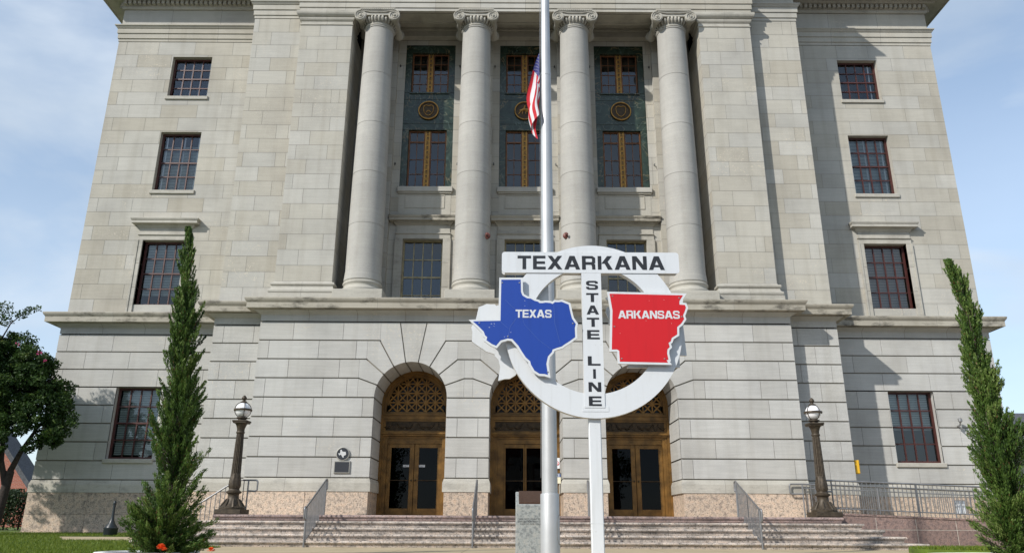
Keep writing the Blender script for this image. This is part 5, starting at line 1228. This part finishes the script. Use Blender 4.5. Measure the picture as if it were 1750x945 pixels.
limb([(-16.2, 24.85, 2.1), (-15.95, 24.8, 2.7), (-15.6, 24.8, 3.4), (-15.2, 24.9, 4.0)], .095, .025)
limb([(-16.25, 24.85, 1.6), (-16.45, 24.7, 2.4), (-16.5, 24.6, 3.4), (-16.3, 24.7, 5.0)], .10, .03)
limb([(-16.5, 24.65, 2.5), (-17.1, 24.7, 3.4), (-17.6, 24.8, 5.2)], .08, .03); limb([(-16.5, 24.9, .2), (-16.75, 25.0, 1.4), (-17.2, 25.1, 3.0), (-18.0, 25.0, 5.0)], .12, .03)
limb([(-15.85, 24.8, 2.9), (-15.5, 24.75, 3.0), (-15.2, 24.8, 3.4)], .05, .02); limb([(-16.4, 24.65, 3.8), (-15.8, 24.8, 4.6), (-15.4, 24.9, 5.1)], .05, .02)
limb([(-17.3, 24.7, 6.2), (-17.0, 24.6, 6.8), (-16.55, 24.6, 7.25), (-16.2, 24.6, 7.3)], .025, .006); limb([(-17.6, 24.8, 5.2), (-17.6, 24.6, 6.6), (-17.35, 24.6, 7.6)], .03, .008)
obj('trunk', q, 'dark_bark', mt, off=TO, smooth=50)
V, F, T, C = leafcloud([(-16.75, 24.6, 7.1, .2), (-16.45, 24.6, 7.25, .17), (-16.2, 24.6, 7.32, .13), (-17.35, 24.6, 7.3, .3), (-17.2, 24.6, 6.9, .25)], 2600, .09, 31); mesh_np('foliage_sprig', V, F, 'myrtle_leaf', T, mt, TO)
V, F, T, C = leafcloud([(-15.55, 24.1, 5.72, .09), (-15.38, 24.2, 5.5, .06), (-16.75, 23.8, 4.15, .08), (-16.3, 24.1, 6.0, .07)], 4200, .045, 41); mesh_np('blossom', V, F, 'pink_petal', T, mt, TO)

# ------------------------------------------------------------------ behind: hedge, neighbouring buildings
def hedge(x0, x1, y0, y1, z1, label, n, seed, name='hedge'):
    r = np.random.default_rng(seed); C = np.stack([r.uniform(x0, x1, n), r.uniform(y0, y1, n), gz((y0+y1)/2)+(z1-gz(y0))*r.random(n)**.6], 1)
    C += .06*np.sin(C[:, [1, 2, 0]]*5); V, F = sprays(C, r.normal(size=(n, 3))+[0, 0, .3], .11, .03, seed)
    b = ((x0+x1)/2, (y0+y1)/2, gz((y0+y1)/2)); t = thing(name, label, 'hedge', b); mesh_np('foliage', V, F, 'hedge_leaf', r.random(n), t, b)
    q = MB()
    for k in range(6): x = x0+(x1-x0)*(k+.5)/6; q.tube([(x, b[1], b[2]-.05), (x+.05, b[1], b[2]+(z1-b[2])*.7)], [.04, .015], 6)
    obj('stem', q, 'dark_bark', t, off=b)
hedge(-22, -18.7, 29.5, 31.2, 1.75, 'dark clipped hedge between the tree trunk and the courthouse corner', 9000, 51)
bb = (-37.3, 56, .28); hb = thing('brick_house', 'red brick gabled house with a dark roof behind the left corner of the courthouse', 'house', bb)
q = MB(); rx = -37.3; ew = 5.4
def rfz(x): return 2.75+(5.8-abs(x-rx))*1.17
q.add([(rx-ew, 52, .28), (rx+ew, 52, .28), (rx+ew, 52, rfz(rx+ew)-.3), (rx, 52, rfz(rx)-.3), (rx-ew, 52, rfz(rx+ew)-.3), (rx-ew, 53.2, .28), (rx+ew, 53.2, .28), (rx+ew, 53.2, rfz(rx+ew)-.3), (rx, 53.2, rfz(rx)-.3), (rx-ew, 53.2, rfz(rx+ew)-.3)], [(0, 1, 2, 3, 4), (9, 8, 7, 6, 5), (1, 6, 7, 2), (0, 4, 9, 5)]); obj('wall', q, 'red_brick', hb, off=bb)
q = MB()
for s in (-1, 1):
    xb = rx+s*5.8
    q.add([(rx, 51.6, rfz(rx)), (xb, 51.6, 2.75), (xb, 53.5, 2.75), (rx, 53.5, rfz(rx)), (rx, 51.6, rfz(rx)-.45), (xb, 51.6, 2.3), (xb, 53.5, 2.3), (rx, 53.5, rfz(rx)-.45)], [(0, 1, 2, 3), (4, 5, 6, 7), (0, 1, 5, 4), (1, 2, 6, 5), (2, 3, 7, 6)])
obj('roof', q, 'roof_shingle', hb, off=bb)
br_ = (36, 55, .28); hr = thing('pale_house', 'pale house with a grey shingle roof and cream trim beyond the right cypress', 'house', br_)
q = MB(); q.box(34.2, 48, 54, 64, .28, 5.7); obj('wall', q, 'siding', hr, off=br_)
q = MB(); q.add([(33.4, 53.2, 5.9), (48.6, 53.2, 5.9), (48.6, 64.8, 5.9), (33.4, 64.8, 5.9), (36.6, 59, 8.9), (45.4, 59, 8.9), (33.4, 53.2, 5.6), (48.6, 53.2, 5.6), (48.6, 64.8, 5.6), (33.4, 64.8, 5.6)], [(0, 1, 5, 4), (1, 2, 5), (2, 3, 4, 5), (3, 0, 4), (6, 7, 8, 9)]); obj('roof', q, 'roof_shingle', hr, off=br_)
q = MB(); q.box(33.38, 48.62, 53.15, 53.19, 5.58, 5.88); q.box(33.35, 33.39, 53.2, 64.8, 5.58, 5.88); obj('fascia', q, 'cream_trim', hr, off=br_)
q = MB(); q.box(36, 37.2, 53.93, 53.99, 2, 4.2); q.box(40, 41.2, 53.93, 53.99, 2, 4.2)
obj('window', q, 'interior_dark', hr, off=br_)
V, F, T, C = leafcloud([(-23.0, 43, 2.6, .9), (-23.2, 43, 3.4, .8), (-22.8, 43, 1.8, .7)], 900, .16, 61)
st_ = thing('small_tree', 'small tree just showing at the left corner of the courthouse', 'tree', (-23, 43, .28)); mesh_np('crown', V, F, 'myrtle_leaf', T, st_, (-23, 43, .28)); q = MB(); q.tube([(-23, 43, .2), (-23, 43, 2.4)], [.09, .05], 8); obj('trunk', q, 'dark_bark', st_, off=(-23, 43, .28))

# ------------------------------------------------------------------ across the street, behind the camera (seen in the glass of the doors)
for i, (x, y, hgt, wd, label) in enumerate(((-34, -46, 9, 26, 'long brick block across the street, left of the gap'), (2, -52, 11, 24, 'tall brick block across the street, facing the courthouse doors'), (36, -48, 8, 28, 'low brick block across the street, at the right'))):
    b_ = (x, y, 0); t = thing('street_block', label, 'building', b_, group='brick blocks across the street')
    q = MB(); q.box(x-wd/2, x+wd/2, y-14, y, -.1, hgt); obj('wall', q, 'red_brick', t, off=b_)
    q = MB(); q.box(x-wd/2-.2, x+wd/2+.2, y-14.2, y+.25, hgt+.002, hgt+.5); obj('cornice', q, 'moulded_stone', t, off=b_)
    for k in range(int(wd/3)):
        for z in np.arange(1, hgt-2.2, 3.2):
            q = MB(); xx = x-wd/2+1.5+3*k; q.box(xx-.6, xx+.6, y-.05, y+.03, z, z+1.9); obj('window', q, 'interior_dark', t, off=b_)
for i, (x, y, label) in enumerate(((-14, -24, 'street tree across the road, left of the others'), (-5, -30, 'street tree across the road, in front of the tall block'), (9, -27, 'street tree across the road, right of the tall block'), (20, -30, 'street tree across the road, nearest the low block'))):
    b_ = (x, y, 0); t = thing('street_tree', label, 'tree', b_, group='trees across the street')
    V, F, T, C = leafcloud([(x+random.uniform(-2, 2), y+random.uniform(-2, 2), 5.2+random.uniform(-1.8, 2.2), random.uniform(1.2, 2)) for k in range(9)], 130, .34, 70+i); mesh_np('crown', V, F, 'myrtle_leaf', T, t, b_)
    q = MB(); q.tube([(x, y, -.05), (x+.1, y, 2.5), (x, y, 5)], [.24, .18, .08], 8); obj('trunk', q, 'dark_bark', t, off=b_)
